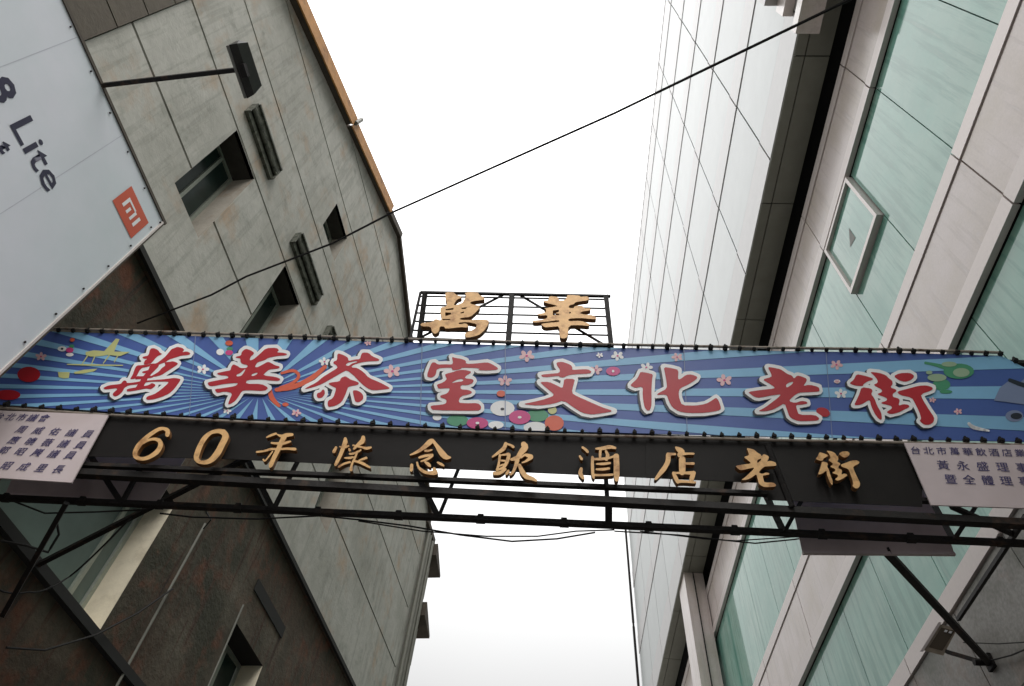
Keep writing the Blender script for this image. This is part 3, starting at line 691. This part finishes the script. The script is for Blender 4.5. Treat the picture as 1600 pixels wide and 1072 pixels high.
for (xl, xr, xb) in ((160,215,190),(404,450,427),(662,704,685),(950,950,951),(1203,1250,1225),(1465,1520,1490)):
    yb = 786 + (xb - 180) * .0446
    P0_ = r3at(xb, yb)
    if xl == xr: tbar(c2at(xl, 760), P0_, .045); tbar(P0_, Vector((P0_.x, P0_.y, RTZ)), .03, 'post'); continue
    for xx, w_ in ((xl, .036), (xr, .026)):
        q_ = rear(xx, yb - 46); d_ = q_ - P0_; tbar(P0_, P0_ + d_ * ((RTZ - P0_.z) / d_.z), w_)
for k in range(14):       # little gusset plates and clamps along the chords
    t = .04 + k * .0705
    p_ = onz(r3, t); b = MB(); b.hexa([p_ + U * a_ + Vector((0, e_, z_)) for (a_, e_, z_) in ((-.03, -.021, -.022), (.03, -.021, -.022), (.03, .021, -.022), (-.03, .021, -.022), (-.018, -.021, .03), (.018, -.021, .03), (.018, .021, .03), (-.018, .021, .03))]); b.obj('gusset', STEEL, TT)
# rear top chord and posts, hidden behind the banner from the front
off = (r3[0] - c2[0]); off.z = 0
rt = (ct[0] + Vector((0, off.y, 0)), ct[1] + Vector((0, off.y, 0))); tbar(rt[0], rt[1], .036, 'chord')
for t in (.02, .98):
    tbar(onz(ct, t), onz(c2, t), .03, 'post'); tbar(onz(rt, t), onz(r3, t), .026, 'post'); tbar(onz(c2, t), onz(r3, t), .026)
for t in (.02, .25, .5, .75, .98): tbar(onz(ct, t), onz(rt, t), .026)
# black backing sheets behind the gold letters
def sheet(T_, name, m, poly, e, th=.004, lab=None):
    b = MB(); v2, tr = union([poly]); emit(b, v2, tr, lambda x, y, e_: SG(x, y, e_), e, th, 0, 0); o = b.obj(name, m, T_)
    if lab: o['label'] = lab
    return o
TL = thing('gold_letter_sign', 'black sign board under the banner with a row of raised gold characters', 'sign', sp(0, -.65, -.02))
xs = [60, 330, 560, 800, 1010, 1200, 1440]
for i, (a, c) in enumerate(zip(xs, xs[1:])):
    yb = lambda x: 704 + (x - 60) * .0447 if x > 300 else 712 + (x - 60) * .02
    yt = lambda x: 645 + (x - 60) * .039
    sheet(TL, 'backing_sheet', M['blacksheet'], [(a - 1, yt(a)), (c + 1, yt(c)), (c + 1, yb(c) + (26 if a == 1200 else 0)), (a - 1, yb(a) + (26 if a == 1200 else 0))], -.01 - .004 * (i % 2))
b = MB(); b.bar(SG(1199, 694, -.0), SG(1238, 792, .0), .03, .02); b.obj('strut', STEEL, TL)

gold_px = [
 ('6', zstrokes([[(590,215,60),(595,160,60),(540,130,45),(470,140,50),(370,200,55),(270,280,60),(190,370,70),(145,450,65),(150,520,60),(230,550,50),(330,530,55),(440,460,65),(495,370,65),(480,300,60),(410,275,40),(330,290,35),(250,330,40)]], 195, 655, 8.889), []),
 ('0', zstrokes([[(1370,180,80),(1400,240,90),(1350,350,90),(1280,480,90),(1180,580,70),(1060,600,50),(995,550,70),(1010,460,75),(1060,340,70),(1120,250,65),(1200,185,50),(1300,165,60),(1370,180,80)]], 195, 655, 8.889), []),
 ('年', zstrokes([[(360,310,30),(450,270,50),(550,235,45)],[(570,250,20),(680,290,70),(770,265,80),(890,255,60)],[(720,310,110),(660,420,100),(600,560,100),(520,720,95),(450,880,90),(430,930,50)],[(460,430,40),(560,440,50),(700,440,60),(850,400,40)],[(150,620,40),(300,600,40),(450,560,50),(600,560,40),(780,550,50),(950,560,60)],[(290,780,40),(330,800,30),(480,610,30)]], 390, 660, 13.4), []),
 ('懷', zstrokes([[(230,370,60),(180,470,80)],[(450,160,70),(450,240,110),(400,380,100),(330,560,90),(270,680,90),(220,780,70)],[(320,350,30),(440,370,50),(530,330,40)],[(880,130,90),(860,220,120),(760,300,80),(660,400,50)],[(640,320,40),(780,350,50),(870,370,50),(960,390,70),(1060,370,50)],[(560,520,50),(620,520,50),(740,480,50),(820,430,40)],[(540,400,40),(560,440,60)],[(440,620,30),(560,620,60),(640,600,40)],[(740,470,50),(680,620,50),(620,740,50),(590,860,60),(590,900,80)],[(650,690,50),(780,720,60),(900,770,70),(1040,850,40)],[(300,830,50),(420,760,50),(560,720,50)],[(780,680,30),(860,650,50),(950,620,60)]], 510, 675, 15.3), []),
 ('念', zstrokes([[(160,510,30),(280,460,60),(400,390,80),(500,310,100),(600,220,120),(650,190,80)],[(660,190,70),(730,280,80),(800,380,110),(880,490,140),(960,560,110),(1050,570,40)],[(490,420,50),(560,420,50),(640,400,30)],[(360,570,50),(500,530,60),(650,510,50)],[(650,530,50),(550,600,60),(400,655,30)],[(490,670,40),(560,720,80),(600,760,50)],[(190,740,70),(180,850,70)],[(310,680,40),(340,780,50),(420,860,70),(540,910,70),(700,910,100),(740,900,60),(690,820,70)],[(770,680,40),(850,720,60),(900,750,40)]], 630, 675, 14.29), []),
 ('飲', zstrokes([[(140,410,40),(280,310,70),(390,220,90),(430,120,80)],[(430,110,40),(560,160,50),(600,190,60)],[(340,370,30),(440,360,50),(500,360,80),(480,460,80),(440,560,80),(380,650,60),(250,700,50)],[(300,380,60),(280,540,50),(240,700,60)],[(290,490,40),(420,500,40)],[(270,620,40),(400,580,40)],[(180,780,80),(300,770,80),(420,690,60)],[(450,790,60),(490,730,60)],[(830,130,120),(860,200,150),(760,330,120),(700,430,110),(560,470,60)],[(780,430,30),(860,370,50),(950,390,90),(1000,420,90),(880,510,50),(800,540,30)],[(690,480,100),(660,600,80),(600,740,60),(540,800,60)],[(740,600,70),(800,740,110),(890,850,110),(1030,900,80),(1110,940,50)]], 760, 685, 14.29), []),
 ('酒', zstrokes([[(290,200,50),(370,260,60),(400,300,60)],[(230,400,50),(270,460,60)],[(260,680,70),(240,780,90),(300,880,70)],[(590,230,40),(750,220,80),(900,190,80),(1020,215,50)],[(690,250,60),(680,360,60),(680,430,50)],[(810,280,50),(850,380,80),(820,470,70)],[(510,420,60),(510,600,70),(520,800,70),(540,880,50)],[(510,460,50),(700,460,60),(870,440,50),(960,410,50),(1040,400,80)],[(1040,400,130),(1050,600,130),(1050,800,130),(1050,920,90)],[(600,570,30),(740,570,60),(900,550,50)],[(600,690,40),(740,690,60),(880,670,50)],[(540,820,50),(740,820,50),(960,810,50)]], 890, 685, 14.29), []),
 ('店', zstrokes([[(660,130,40),(740,190,120),(800,230,110),(740,300,100)],[(740,280,90),(900,270,50),(1050,270,50)],[(480,280,70),(560,280,60),(640,280,50)],[(490,300,110),(480,440,110),(410,580,110),(330,680,100),(210,830,60)],[(800,400,150),(800,560,150),(800,680,140)],[(880,490,50),(1050,490,60)],[(600,700,60),(650,800,90),(700,900,80)],[(620,700,50),(800,700,50),(1000,700,80),(1060,700,90)],[(1050,700,100),(1020,800,110),(1000,880,80)],[(690,890,70),(860,890,60),(1090,910,50)]], 1010, 690, 14.29), [])]
def remap(key, x0, x1, y0, y1, shear=0):
    ox, oy, s_, pol, hol = CH[key]; allp = [q for p in pol for q in p]
    ax, bx = min(q[0] for q in allp), max(q[0] for q in allp); ay, by = min(q[1] for q in allp), max(q[1] for q in allp)
    f = lambda p: [(x0 + (x - ax) / (bx - ax) * (x1 - x0), y0 + (y - ay) / (by - ay) * (y1 - y0)) for x, y in p]
    return [f(p) for p in pol], [f(p) for p in hol]
p_, h_ = remap('lao', 1149, 1213, 700, 761); gold_px.append(('老', [chaikin(p) for p in p_], h_))
p_, h_ = remap('jie', 1275, 1344, 704, 763); gold_px.append(('街', [chaikin(p) for p in p_], h_))
for (nm, pl, hl) in gold_px:
    v2, tr = union(pl, hl)
    b = MB(); emit(b, v2, tr, lambda x, y, e_: SG(x, y, e_), .055, .036, 0, 1)
    o = b.obj('gold_character', [M['gold'], M['goldside']], TL); o['label'] = ('gold numeral ' if nm in '60' else 'gold character ') + nm

# ---- upper lattice sign
TF = thing('lattice_sign', 'black lattice frame with two gold characters standing on top of the banner', 'sign', sp(-.1, .5))
def fb(p, q, w_, e=-.02, name='rail'): 
    b = MB(); b.bar(SG(*p, e), SG(*q, e), w_, w_); return b.obj(name, STEEL, TF)
fb((657,457), (954,463), .022); 
for (yl, yr, xl, xr) in ((463,468,654,947),(477,482,650,948),(489,495,648,950),(502,509,645,951),(516,524,642,953)): fb((xl, yl), (xr, yr), .011)
fb((641,529), (958,541), .02)
fb((657,457), (641,529), .018, name='post'); fb((664,459), (655,531), .032, name='post'); fb((800,461), (794,537), .040, name='post'); fb((947,463), (955,541), .038, name='post')
fb((786,461), (654,529), .015, -.03, 'diagonal'); fb((812,461), (946,540), .015, -.03, 'diagonal')
tp = [
 ('萬', (640, 450, 10), [[(560,65),(690,65),(715,100),(800,130),(815,150),(740,180),(700,240),(690,275),(820,240),(860,170),(885,130),(860,65),(1070,65),(1080,100),(1170,150),(1165,185),(1060,195),(960,215),(940,240),(1000,260),(1100,280),(1090,320),(1010,400),(950,450),(780,470),(800,500),(950,500),(1100,490),(1240,500),(1230,570),(1170,660),(1080,740),(900,780),(860,745),(870,700),(960,670),(1040,620),(1050,560),(900,530),(760,540),(780,570),(880,550),(920,590),(900,620),(800,610),(560,640),(540,600),(470,600),(460,680),(400,720),(350,690),(330,600),(190,600),(165,570),(200,545),(360,530),(400,480),(490,510),(500,450),(480,400),(480,300),(580,290),(580,200),(560,200),(560,130)]],
  [[(560,330),(690,310),(680,340),(570,350)], [(555,400),(560,380),(640,385),(655,410),(560,440)], [(810,310),(900,300),(880,325),(810,330)], [(790,385),(850,365),(850,390),(800,400)], [(510,485),(640,482),(630,500),(515,505)]]),
 ('華', (800, 450, 9.412), [[(540,120),(680,130),(690,190),(780,180),(810,120),(820,100),(990,110),(1000,130),(1110,120),(1135,150),(1125,180),(1000,195),(930,210),(910,240),(840,255),(830,290),(900,300),(930,260),(1040,260),(1060,300),(1160,300),(1150,330),(1050,340),(990,370),(1060,390),(1200,400),(1240,440),(1230,460),(1000,440),(830,450),(830,490),(1000,480),(1130,520),(1140,560),(1000,545),(830,550),(825,700),(790,740),(720,740),(700,700),(695,560),(600,570),(480,580),(430,540),(440,525),(560,510),(695,500),(695,470),(500,495),(320,510),(300,480),(440,470),(520,440),(520,400),(400,405),(370,385),(500,360),(500,310),(470,300),(600,280),(680,265),(590,240),(470,210),(460,190),(540,180)]],
  [[(600,330),(690,320),(690,350),(640,370),(700,380),(690,400),(600,400)], [(840,350),(870,355),(860,375),(840,375)]])]
for nm, (ox, oy, s_), pl, hl in tp:
    v2, tr = union([chaikin(p) for p in zoomed(pl, ox, oy, s_)], zoomed(hl, ox, oy, s_))
    b = MB(); emit(b, v2, tr, lambda x, y, e_: SG(x, y, e_), .05, .042, 0, 1)
    o = b.obj('gold_character', [M['gold'], M['goldside']], TF); o['label'] = 'large gold character ' + nm

# ---- pink notice boards with small lettering
def text(body, T_, m, place, h, bold=0.0, shear=0.0, name='lettering', align='LEFT'):
    cu = bpy.data.curves.new('t', 'FONT'); cu.body = body; cu.size = h; cu.offset = bold; cu.shear = shear; cu.align_x = align; cu.resolution_u = 2; cu.space_character = 1.0
    o = bpy.data.objects.new('t', cu); C.objects.link(o); dg = bpy.context.evaluated_depsgraph_get(); me = bpy.data.meshes.new_from_object(o.evaluated_get(dg))
    bpy.data.objects.remove(o)
    base = T_.location
    for v in me.vertices: v.co = Vector(place(v.co.x, v.co.y)) - base
    me.materials.clear(); me.materials.append(m); me.name = name
    r = bpy.data.objects.new(name, me); C.objects.link(r); r.parent = T_; return r
def board(name, label, quad, e):
    T_ = thing(name, label, 'notice board', SG(*quad[0], e)); sheet(T_, 'board', M['placard'], quad, e, .01)
    return T_
TN = board('notice_board', 'pink notice board with five lines of small writing at the left end of the banner', [(-60,639),(170,648),(112,754),(-60,743)], .02)
def line(T_, s, px, py, w_px, e, sh=.0, hh=None):
    (u0, v0), (u1, v1) = suv(px, py, e), suv(px + w_px, py + w_px * .045, e)
    n = len(s); h = (u1 - u0) / n; d = Vector((u1 - u0, v1 - v0)).normalized()
    return text(s, T_, M['ink'], lambda x, y: sp(u0 + x * d.x - y * d.y, v0 + x * d.y + y * d.x, e), h * .93 if not hh else hh, .004, sh)
E1 = .0235
def spaced(T_, s, px, py, pitch, dy, e, size):
    o = None
    for k, chx in enumerate(s):
        u0, v0 = suv(px + pitch * k, py + dy * k, e)
        text(chx, T_, M['ink'], lambda x, y: sp(u0 + x, v0 + y, e), size, .0006, .18)
spaced(TN, '台北市議會', -13, 655, 17.5, .6, E1, .072)
spaced(TN, '周威佑議員', 22, 675, 26, 1.8, E1, .072)
spaced(TN, '應曉薇議員', 10, 692, 26, 1.9, E1, .072)
spaced(TN, '郭昭巖議員', -6, 708, 26, 1.9, E1, .072)
spaced(TN, '昭成里長', -2, 732, 27, 1.9, E1, .072)
TM = board('notice_board', 'pink notice board with three lines of small writing at the right end of the banner', [(1412,690),(1680,697),(1690,797),(1455,789)], .02)
spaced(TM, '台北市萬華飲酒店業', 1423, 708, 20.5, .55, E1, .068)
spaced(TM, '黃永盛理事長', 1465, 732, 31, 1.0, E1, .080)
spaced(TM, '暨全體理事', 1477, 754, 29, .9, E1, .078)

# ---- backs of the two metal sign plates hung behind the truss
def rearplate(label, quad, Yoff, bottom=None):
    base = PS + Vector((0, Yoff, 0)); tl = math.radians(10); Vn = (Vector((0, 0, 1)) * math.cos(tl) + NH * math.sin(tl)); Nn = U.cross(Vn).normalized()
    def pp(x, y, e):
        r = ray(x, y); n = Nn if Nn.y < 0 else -Nn
        return EYE + r * ((base + n * e - EYE).dot(n) / r.dot(n))
    o_ = thing('metal_plate', label, 'metal plate', pp(*quad[0], 0))
    b = MB(); v2, tr = union([quad]); emit(b, v2, tr, pp, 0, .006, 0, 0); b.obj('plate', M['greysheet'], o_)
    b = MB(); b.bar(pp(*quad[3], .0), pp(*quad[2], .0), .02); b.obj('plate_edge', M['greysheet'], o_)
    return o_
rearplate('dull grey metal plate behind the right end of the truss, below the gold characters', [(1222,715),(1440,722),(1492,866),(1254,864)], .42)
rearplate('dull grey metal plate behind the left end of the truss', [(40,700),(292,712),(246,786),(8,772)], .36)

# ---- long struts from truss to the walls
def strut(label, pts, r, dists):
    P_ = [EYE + ray(*p) * d for p, d in zip(pts, dists)]
    b = MB(); b.bar(P_[0], P_[1], r); o = b.obj('steel_strut', STEEL, origin=P_[0]); return tag(o, label, 'strut', 'steel struts bracing the truss to the walls')
def rdist(px, py, P, az, dist, side):
    r_ = Vector((math.cos(az), -math.sin(az), 0)) * side; return dist / ray(px, py).dot(r_)
dl = lambda x, y: rdist(x, y, LW, AZ, DL - .02, -1); dr = lambda x, y: rdist(x, y, RW, -AZ, DR - .02, 1)
def dS(x, y): return (SG(x, y, EF) - EYE).length
strut('long steel strut running from the truss down to the stained wall on the left', [(392,713),(60,882)], .035, [dS(392,713) + .3, dl(60,882)])
strut('short steep strut at the far left below the truss', [(104,786),(4,962)], .032, [dS(104,770) + .2, dl(4,962) - .2])
strut('thick steel strut reaching the wall bracket at lower right', [(1385,862),(1545,1035)], .05, [dS(1385,820) + .42, dr(1545,1035)])
strut('steel strut crossing the dark granite at lower right', [(1604,806),(1497,968)], .028, [dS(1604,806) + .1, (dS(1385,820) + .42) * .3 + dr(1545,1035) * .7])
strut('short strut just under the right notice board', [(1486,791),(1584,835)], .03, [dS(1486,791) + .05, dS(1584,835) + .45])
q = EYE + ray(1545, 1035) * dr(1545, 1035)
b = MB()
for dx in (0,): b.box(RW, q.y * math.cos(AZ) - q.x * math.sin(AZ) - .05, q.y * math.cos(AZ) - q.x * math.sin(AZ) + .05, q.z - .06, q.z + .06, .0, .03)
b.tube([q + Vector((-.12, 0, 0)), q + Vector((.02, 0, 0))], .03); tag(b.obj('wall_bracket', STEEL, origin=q), 'black steel bracket on the granite holding the thick strut', 'bracket')

# ------------------------------------------------------------------ billboard on the left
DB = 4.0; BW = frame(AZ, DB, -1)
zt, zb = 1.418 * DB + 1.6, .80 * DB + 1.6 - .3; se = .60 * DB
TBB = thing('billboard', 'large white phone advertising billboard on the left house', 'billboard', BW(0, zb, 0))
zb = 4.3
b = MB(); b.box(BW, -4.5, se, zb, zt, -.03, 0); b.obj('billboard_face', M['bill'], TBB)
b = MB(); b.box(BW, -4.5, se + .02, zt, zt + .035, -.08, .012); b.box(BW, se, se + .012, zb, zt, -.05, .01); b.obj('billboard_frame', M['darktrim'], TBB)
b = MB(); b.box(BW, se - .022, se - .004, zb, zt - .01, .0005, .014); b.obj('edge_strip', M['pinktrim'], TBB)
for k in range(9):
    b = MB(); b.box(BW, se - .03 - k * .34 - .006, se - .03 - k * .34 + .006, zt - .05, zt - .038, .001, .012); b.obj('bolt', STEEL, TBB)
for k in range(7):
    b = MB(); b.box(BW, se - .06, se - .048, zt - .2 - k * .36, zt - .188 - k * .36, .001, .012); b.obj('bolt', STEEL, TBB)
for s_ in (-3.5, -1.5, .4, 2.1):
    for z_ in (4.8, 6.9):
        b = MB(); b.bar(BW(s_, z_, -.03), LW(s_, z_, .03), .05); b.obj('bracket', STEEL, TBB)
for s_ in (.75, 1.55, -.2):
    b = MB(); b.box(BW, s_, s_ + .006, zb + .02, zt - .02, .0005, .0012); b.obj('vinyl_seam', M['seam'], TBB)
def bsz(px, py):
    f = Vector((math.sin(AZ), math.cos(AZ), 0)); r = Vector((math.cos(AZ), -math.sin(AZ), 0))
    d = ray(px, py); t = -DB / d.dot(r); q = EYE + d * t; return q.dot(f), q.z
def btext(s, p0, p1, ptop, name='lettering', bold=.009):
    (s0, z0), (s1, z1) = bsz(*p0), bsz(*p1); h = bsz(*ptop)[1] - z0
    o = text(s, TBB, M['navy'], lambda x, y: BW(x, y, .003), 1.0, bold)
    me = o.data; bs = Vector(TBB.location); f = Vector((math.sin(AZ), math.cos(AZ), 0))
    xs_ = [(v.co + bs).dot(f) for v in me.vertices]; zs_ = [(v.co + bs).z for v in me.vertices]
    x0, x1_, y0, y1 = min(xs_), max(xs_), min(zs_), max(zs_)
    for v in me.vertices:
        q = v.co + bs; ss_ = (q.dot(f) - x0) / (x1_ - x0) * (s1 - s0) + s0; zz_ = (q.z - y0) / (y1 - y0) * h + z0
        v.co = BW(ss_, zz_, .003) - bs
    return o
btext('Lite', (14, 196), (71, 303), (48, 182)); btext('8', (-38, 148), (8, 168), (18, 118)) if False else None
s0_, z0_ = bsz(14, 196); hL = bsz(48, 182)[1] - z0_
s1_ = bsz(71, 303)[0]; wL = s1_ - s0_
o = text('8', TBB, M['navy'], lambda x, y: BW(s0_ - hL * 1.28 + x, z0_ + y, .003), hL * 1.38, .008)
print('billboard', s0_, z0_, hL, wL)
o = text('t', TBB, M['navy'], lambda x, y: BW(bsz(-4, 228)[0] + x, bsz(-4, 228)[1] + y, .003), .16, .008)
qs = [bsz(*p) for p in ((178,331),(206,292),(232,340),(200,363))]
sm = sum(q[0] for q in qs) / 4; zm = sum(q[1] for q in qs) / 4
LS, LZ = .178, .155
def lg(x, y, e): return BW(sm + x * LS, zm + y * LZ, e)
b = MB(); b.poly([lg(-1, -1, .004), lg(1, -1, .004), lg(1, 1, .004), lg(-1, 1, .004)]); b.obj('logo_patch', M['logo'], TBB)
b = MB()
def lr(x0, x1, y0, y1): b.poly([lg(x0, y0, .006), lg(x1, y0, .006), lg(x1, y1, .006), lg(x0, y1, .006)])
lr(-.62, -.45, -.42, .42); lr(-.45, .12, .27, .42); lr(.12, .27, -.42, .34); lr(-.24, -.09, -.42, .08); lr(.45, .62, -.42, .42)
b.obj('logo_letters', M['white'], TBB)

# floodlight on its arm, lighting the billboard
q0 = BW(1.14, zt + .02, 0); r_ = Vector((math.cos(AZ), -math.sin(AZ), 0))
t_ = None
d = ray(388, 107); n_ = Vector((0, 0, 1)); q1 = EYE + d * ((q0.z - EYE.z) / d.z)
TFL = thing('floodlight', 'dark box floodlight on a long thin arm above the white billboard', 'floodlight', q0, 'floodlights over the street')
b = MB(); b.bar(q0, q1, .035); b.obj('arm', STEEL, TFL)
ax = (q1 - q0).normalized(); fy = Vector((0, 0, 1)).cross(ax).normalized()
fd = Vector((math.sin(AZ), math.cos(AZ), 0))
def fl(a_, f_, z_): return q1 + ax * a_ + fd * f_ + Vector((0, 0, z_))
L2 = .20
b = MB(); b.hexa([fl(-.07, -L2, -.05), fl(-.07, L2 * 1.1, -.05), fl(-.01, L2, -.03), fl(-.01, -L2, -.03), fl(-.05, -L2, .10), fl(-.05, L2 * 1.1, .10), fl(.03, L2 * .8, .08), fl(.03, -L2 * .9, .08)]); b.obj('housing', M['lampbody'], TFL)
b = MB(); b.hexa([fl(-.095, -L2 * .98, -.055), fl(-.095, L2 * 1.08, -.055), fl(-.073, L2 * 1.08, -.055), fl(-.073, -L2 * .98, -.055), fl(-.08, -L2 * .98, .11), fl(-.08, L2 * 1.08, .11), fl(-.053, L2 * 1.08, .11), fl(-.053, -L2 * .98, .11)]); b.obj('lamp_glass', M['lampgrey'], TFL)
b = MB(); b.bar(fl(-.02, -.05, -.045), fl(-.02, .05, -.045), .05); b.obj('clamp', STEEL, TFL)

# floodlight lower right
DRF = dr(1470, 1000) - .45
qa = EYE + ray(1532, 1034) * (dr(1532, 1034) - .05); qb = EYE + ray(1478, 1018) * DRF
TFR = thing('floodlight', 'small square bronze floodlight on a short arm over the granite at lower right', 'floodlight', qb, 'floodlights over the street')
b = MB(); b.bar(qa, qb, .03); b.obj('arm', STEEL, TFR)
cq = EYE + ray(1462, 1002) * (DRF - .05)
vx = (EYE + ray(1468, 975) * DRF - (EYE + ray(1442, 1016) * DRF)); vy = (EYE + ray(1496, 982) * DRF - (EYE + ray(1468, 975) * DRF))
nz_ = vx.cross(vy).normalized()
if nz_.dot(EYE - cq) < 0: nz_ = -nz_
c0 = EYE + ray(1442, 1016) * DRF
def fr(a_, b_, h_): return c0 + vx * a_ + vy * b_ - nz_ * h_
b = MB(); b.hexa([fr(0, 0, 0), fr(1, 0, 0), fr(1, 1, 0), fr(0, 1.15, 0), fr(.08, .1, .12), fr(.92, .1, .12), fr(.92, .9, .12), fr(.08, .9, .12)]); b.obj('housing', M['brass'], TFR)
b = MB(); b.hexa([fr(-.06, -.1, -.012), fr(1.06, -.1, -.012), fr(1.06, .06, -.012), fr(-.06, .06, -.012), fr(-.06, -.1, .02), fr(1.06, -.1, .02), fr(1.06, .06, -.002), fr(-.06, .06, -.002)]); b.obj('visor', M['pinktrim'], TFR)
b = MB(); b.poly([fr(.15, .2, -.003), fr(.9, .2, -.003), fr(.9, .95, -.003), fr(.15, .95, -.003)]); b.obj('lamp_glass', M['lampglass'], TFR)
b = MB(); b.box(lambda a_, b_, h_: fr(a_, b_, h_), .78, .86, .45, .6, -.012, -.004); b.box(lambda a_, b_, h_: fr(a_, b_, h_), .78, .86, .7, .85, -.012, -.004); b.obj('rivets', M['white'], TFR)

# ------------------------------------------------------------------ cables
def cable(label, pts, r, n=24, sag=0.0, grp='overhead cables'):
    P_ = []
    for (a, c) in zip(pts, pts[1:]):
        for k in range(n): 
            t = k / n; p = a.lerp(c, t); p = p - Vector((0, 0, sag * 4 * t * (1 - t))); P_.append(p)
    P_.append(pts[-1]); b = MB(); b.tube(P_, r, 6, cap=False); return tag(b.obj('cable', M['cord'], origin=P_[0]), label, 'cable', grp)
pr_ = lambda x, y, d: EYE + ray(x, y) * d
A0 = pr_(215, 505, dl(215, 505)); A1 = pr_(330, 461, 6.7); B1 = pr_(1320, 3, 4.6)
dirn = (B1 - pr_(615, 331, 5.9))
B2 = B1 + dirn * .55
cable('long thick black cable crossing the sky diagonally above the banner', [A0, A1, pr_(385, 432, 6.6), pr_(520, 380, 6.25), pr_(615, 331, 5.9), pr_(960, 177, 5.2), B1, B2], .009, 6)
def scab(label, pp, r, dd=.55): cable(label, [pr_(x, y, dS(x, min(y, 800)) + dd) for x, y in pp], r, 4)
scab('thin cable drooping just under the rear truss chord in mid street', [(500,806),(560,812),(640,822),(720,836),(800,846),(870,842),(930,832)], .006)
scab('second thin cable looping under the truss in mid street', [(560,814),(660,830),(760,838),(840,838),(900,830),(960,828)], .005)
scab('thin cable sagging below the truss towards the right plate', [(960,830),(1060,836),(1140,845),(1180,849),(1240,843),(1262,840)], .005)
scab('upper thin cable below the truss towards the right plate', [(1000,830),(1100,842),(1150,845),(1255,838)], .004)
scab('cable lying against the rear chord at the left', [(250,802),(300,808),(400,811),(500,806)], .006)
cable('slack cable on the stained wall below the ledge at lower left', [pr_(10, 1012, dl(10, 1012)), pr_(70, 1016, dl(70, 1016)), pr_(150, 992, dl(150, 992) - .05), pr_(215, 958, dl(215, 958) - .05), pr_(270, 920, dl(270, 920) - .02)], .009, 4)
cable('looped cable hanging in front of the big lower left window', [pr_(0, 845, dl(0, 845) - .3), pr_(40, 852, dl(40, 852) - .4), pr_(75, 863, dl(75, 863) - .4), pr_(92, 835, dl(92, 835) - .5), pr_(88, 812, dl(88, 812) - .5), pr_(104, 788, dS(104, 770) + .3)], .009, 4)
cable('long loose cable crossing the brown wall at the far lower left', [pr_(-20, 905, dl(-20, 905) - .2), pr_(45, 925, dl(45, 925) - .3), pr_(110, 900, dl(110, 900) - .3), pr_(205, 808, dS(205, 780) + .4)], .007, 6, .05)
cable('slack cable strung under the pink notice board at the left', [pr_(0, 775, dS(0, 760) + .5), pr_(70, 802, dS(70, 780) + .5), pr_(150, 800, dS(150, 780) + .5), pr_(235, 796, dS(235, 780) + .5)], .006, 4)
cable('cable dropping from the truss down the brown wall beside the conduit', [pr_(322, 800, dS(322, 780) + .5), pr_(330, 812, dl(330, 812) - .3), pr_(318, 826, dl(318, 826) - .02)], .007, 4)
cable('thin cable from the right wall bracket out of view', [pr_(1548, 1032, dr(1548, 1032) - .02), pr_(1580, 1024, dr(1580, 1024) - .02), pr_(1625, 1005, dr(1625, 1005) - .02)], .006, 3)
cable('thin cable running along the granite at lower right', [pr_(1505, 1004, dr(1505, 1004) - .02), pr_(1560, 1006, dr(1560, 1006) - .02), pr_(1625, 1002, dr(1625, 1002) - .02)], .005, 3)
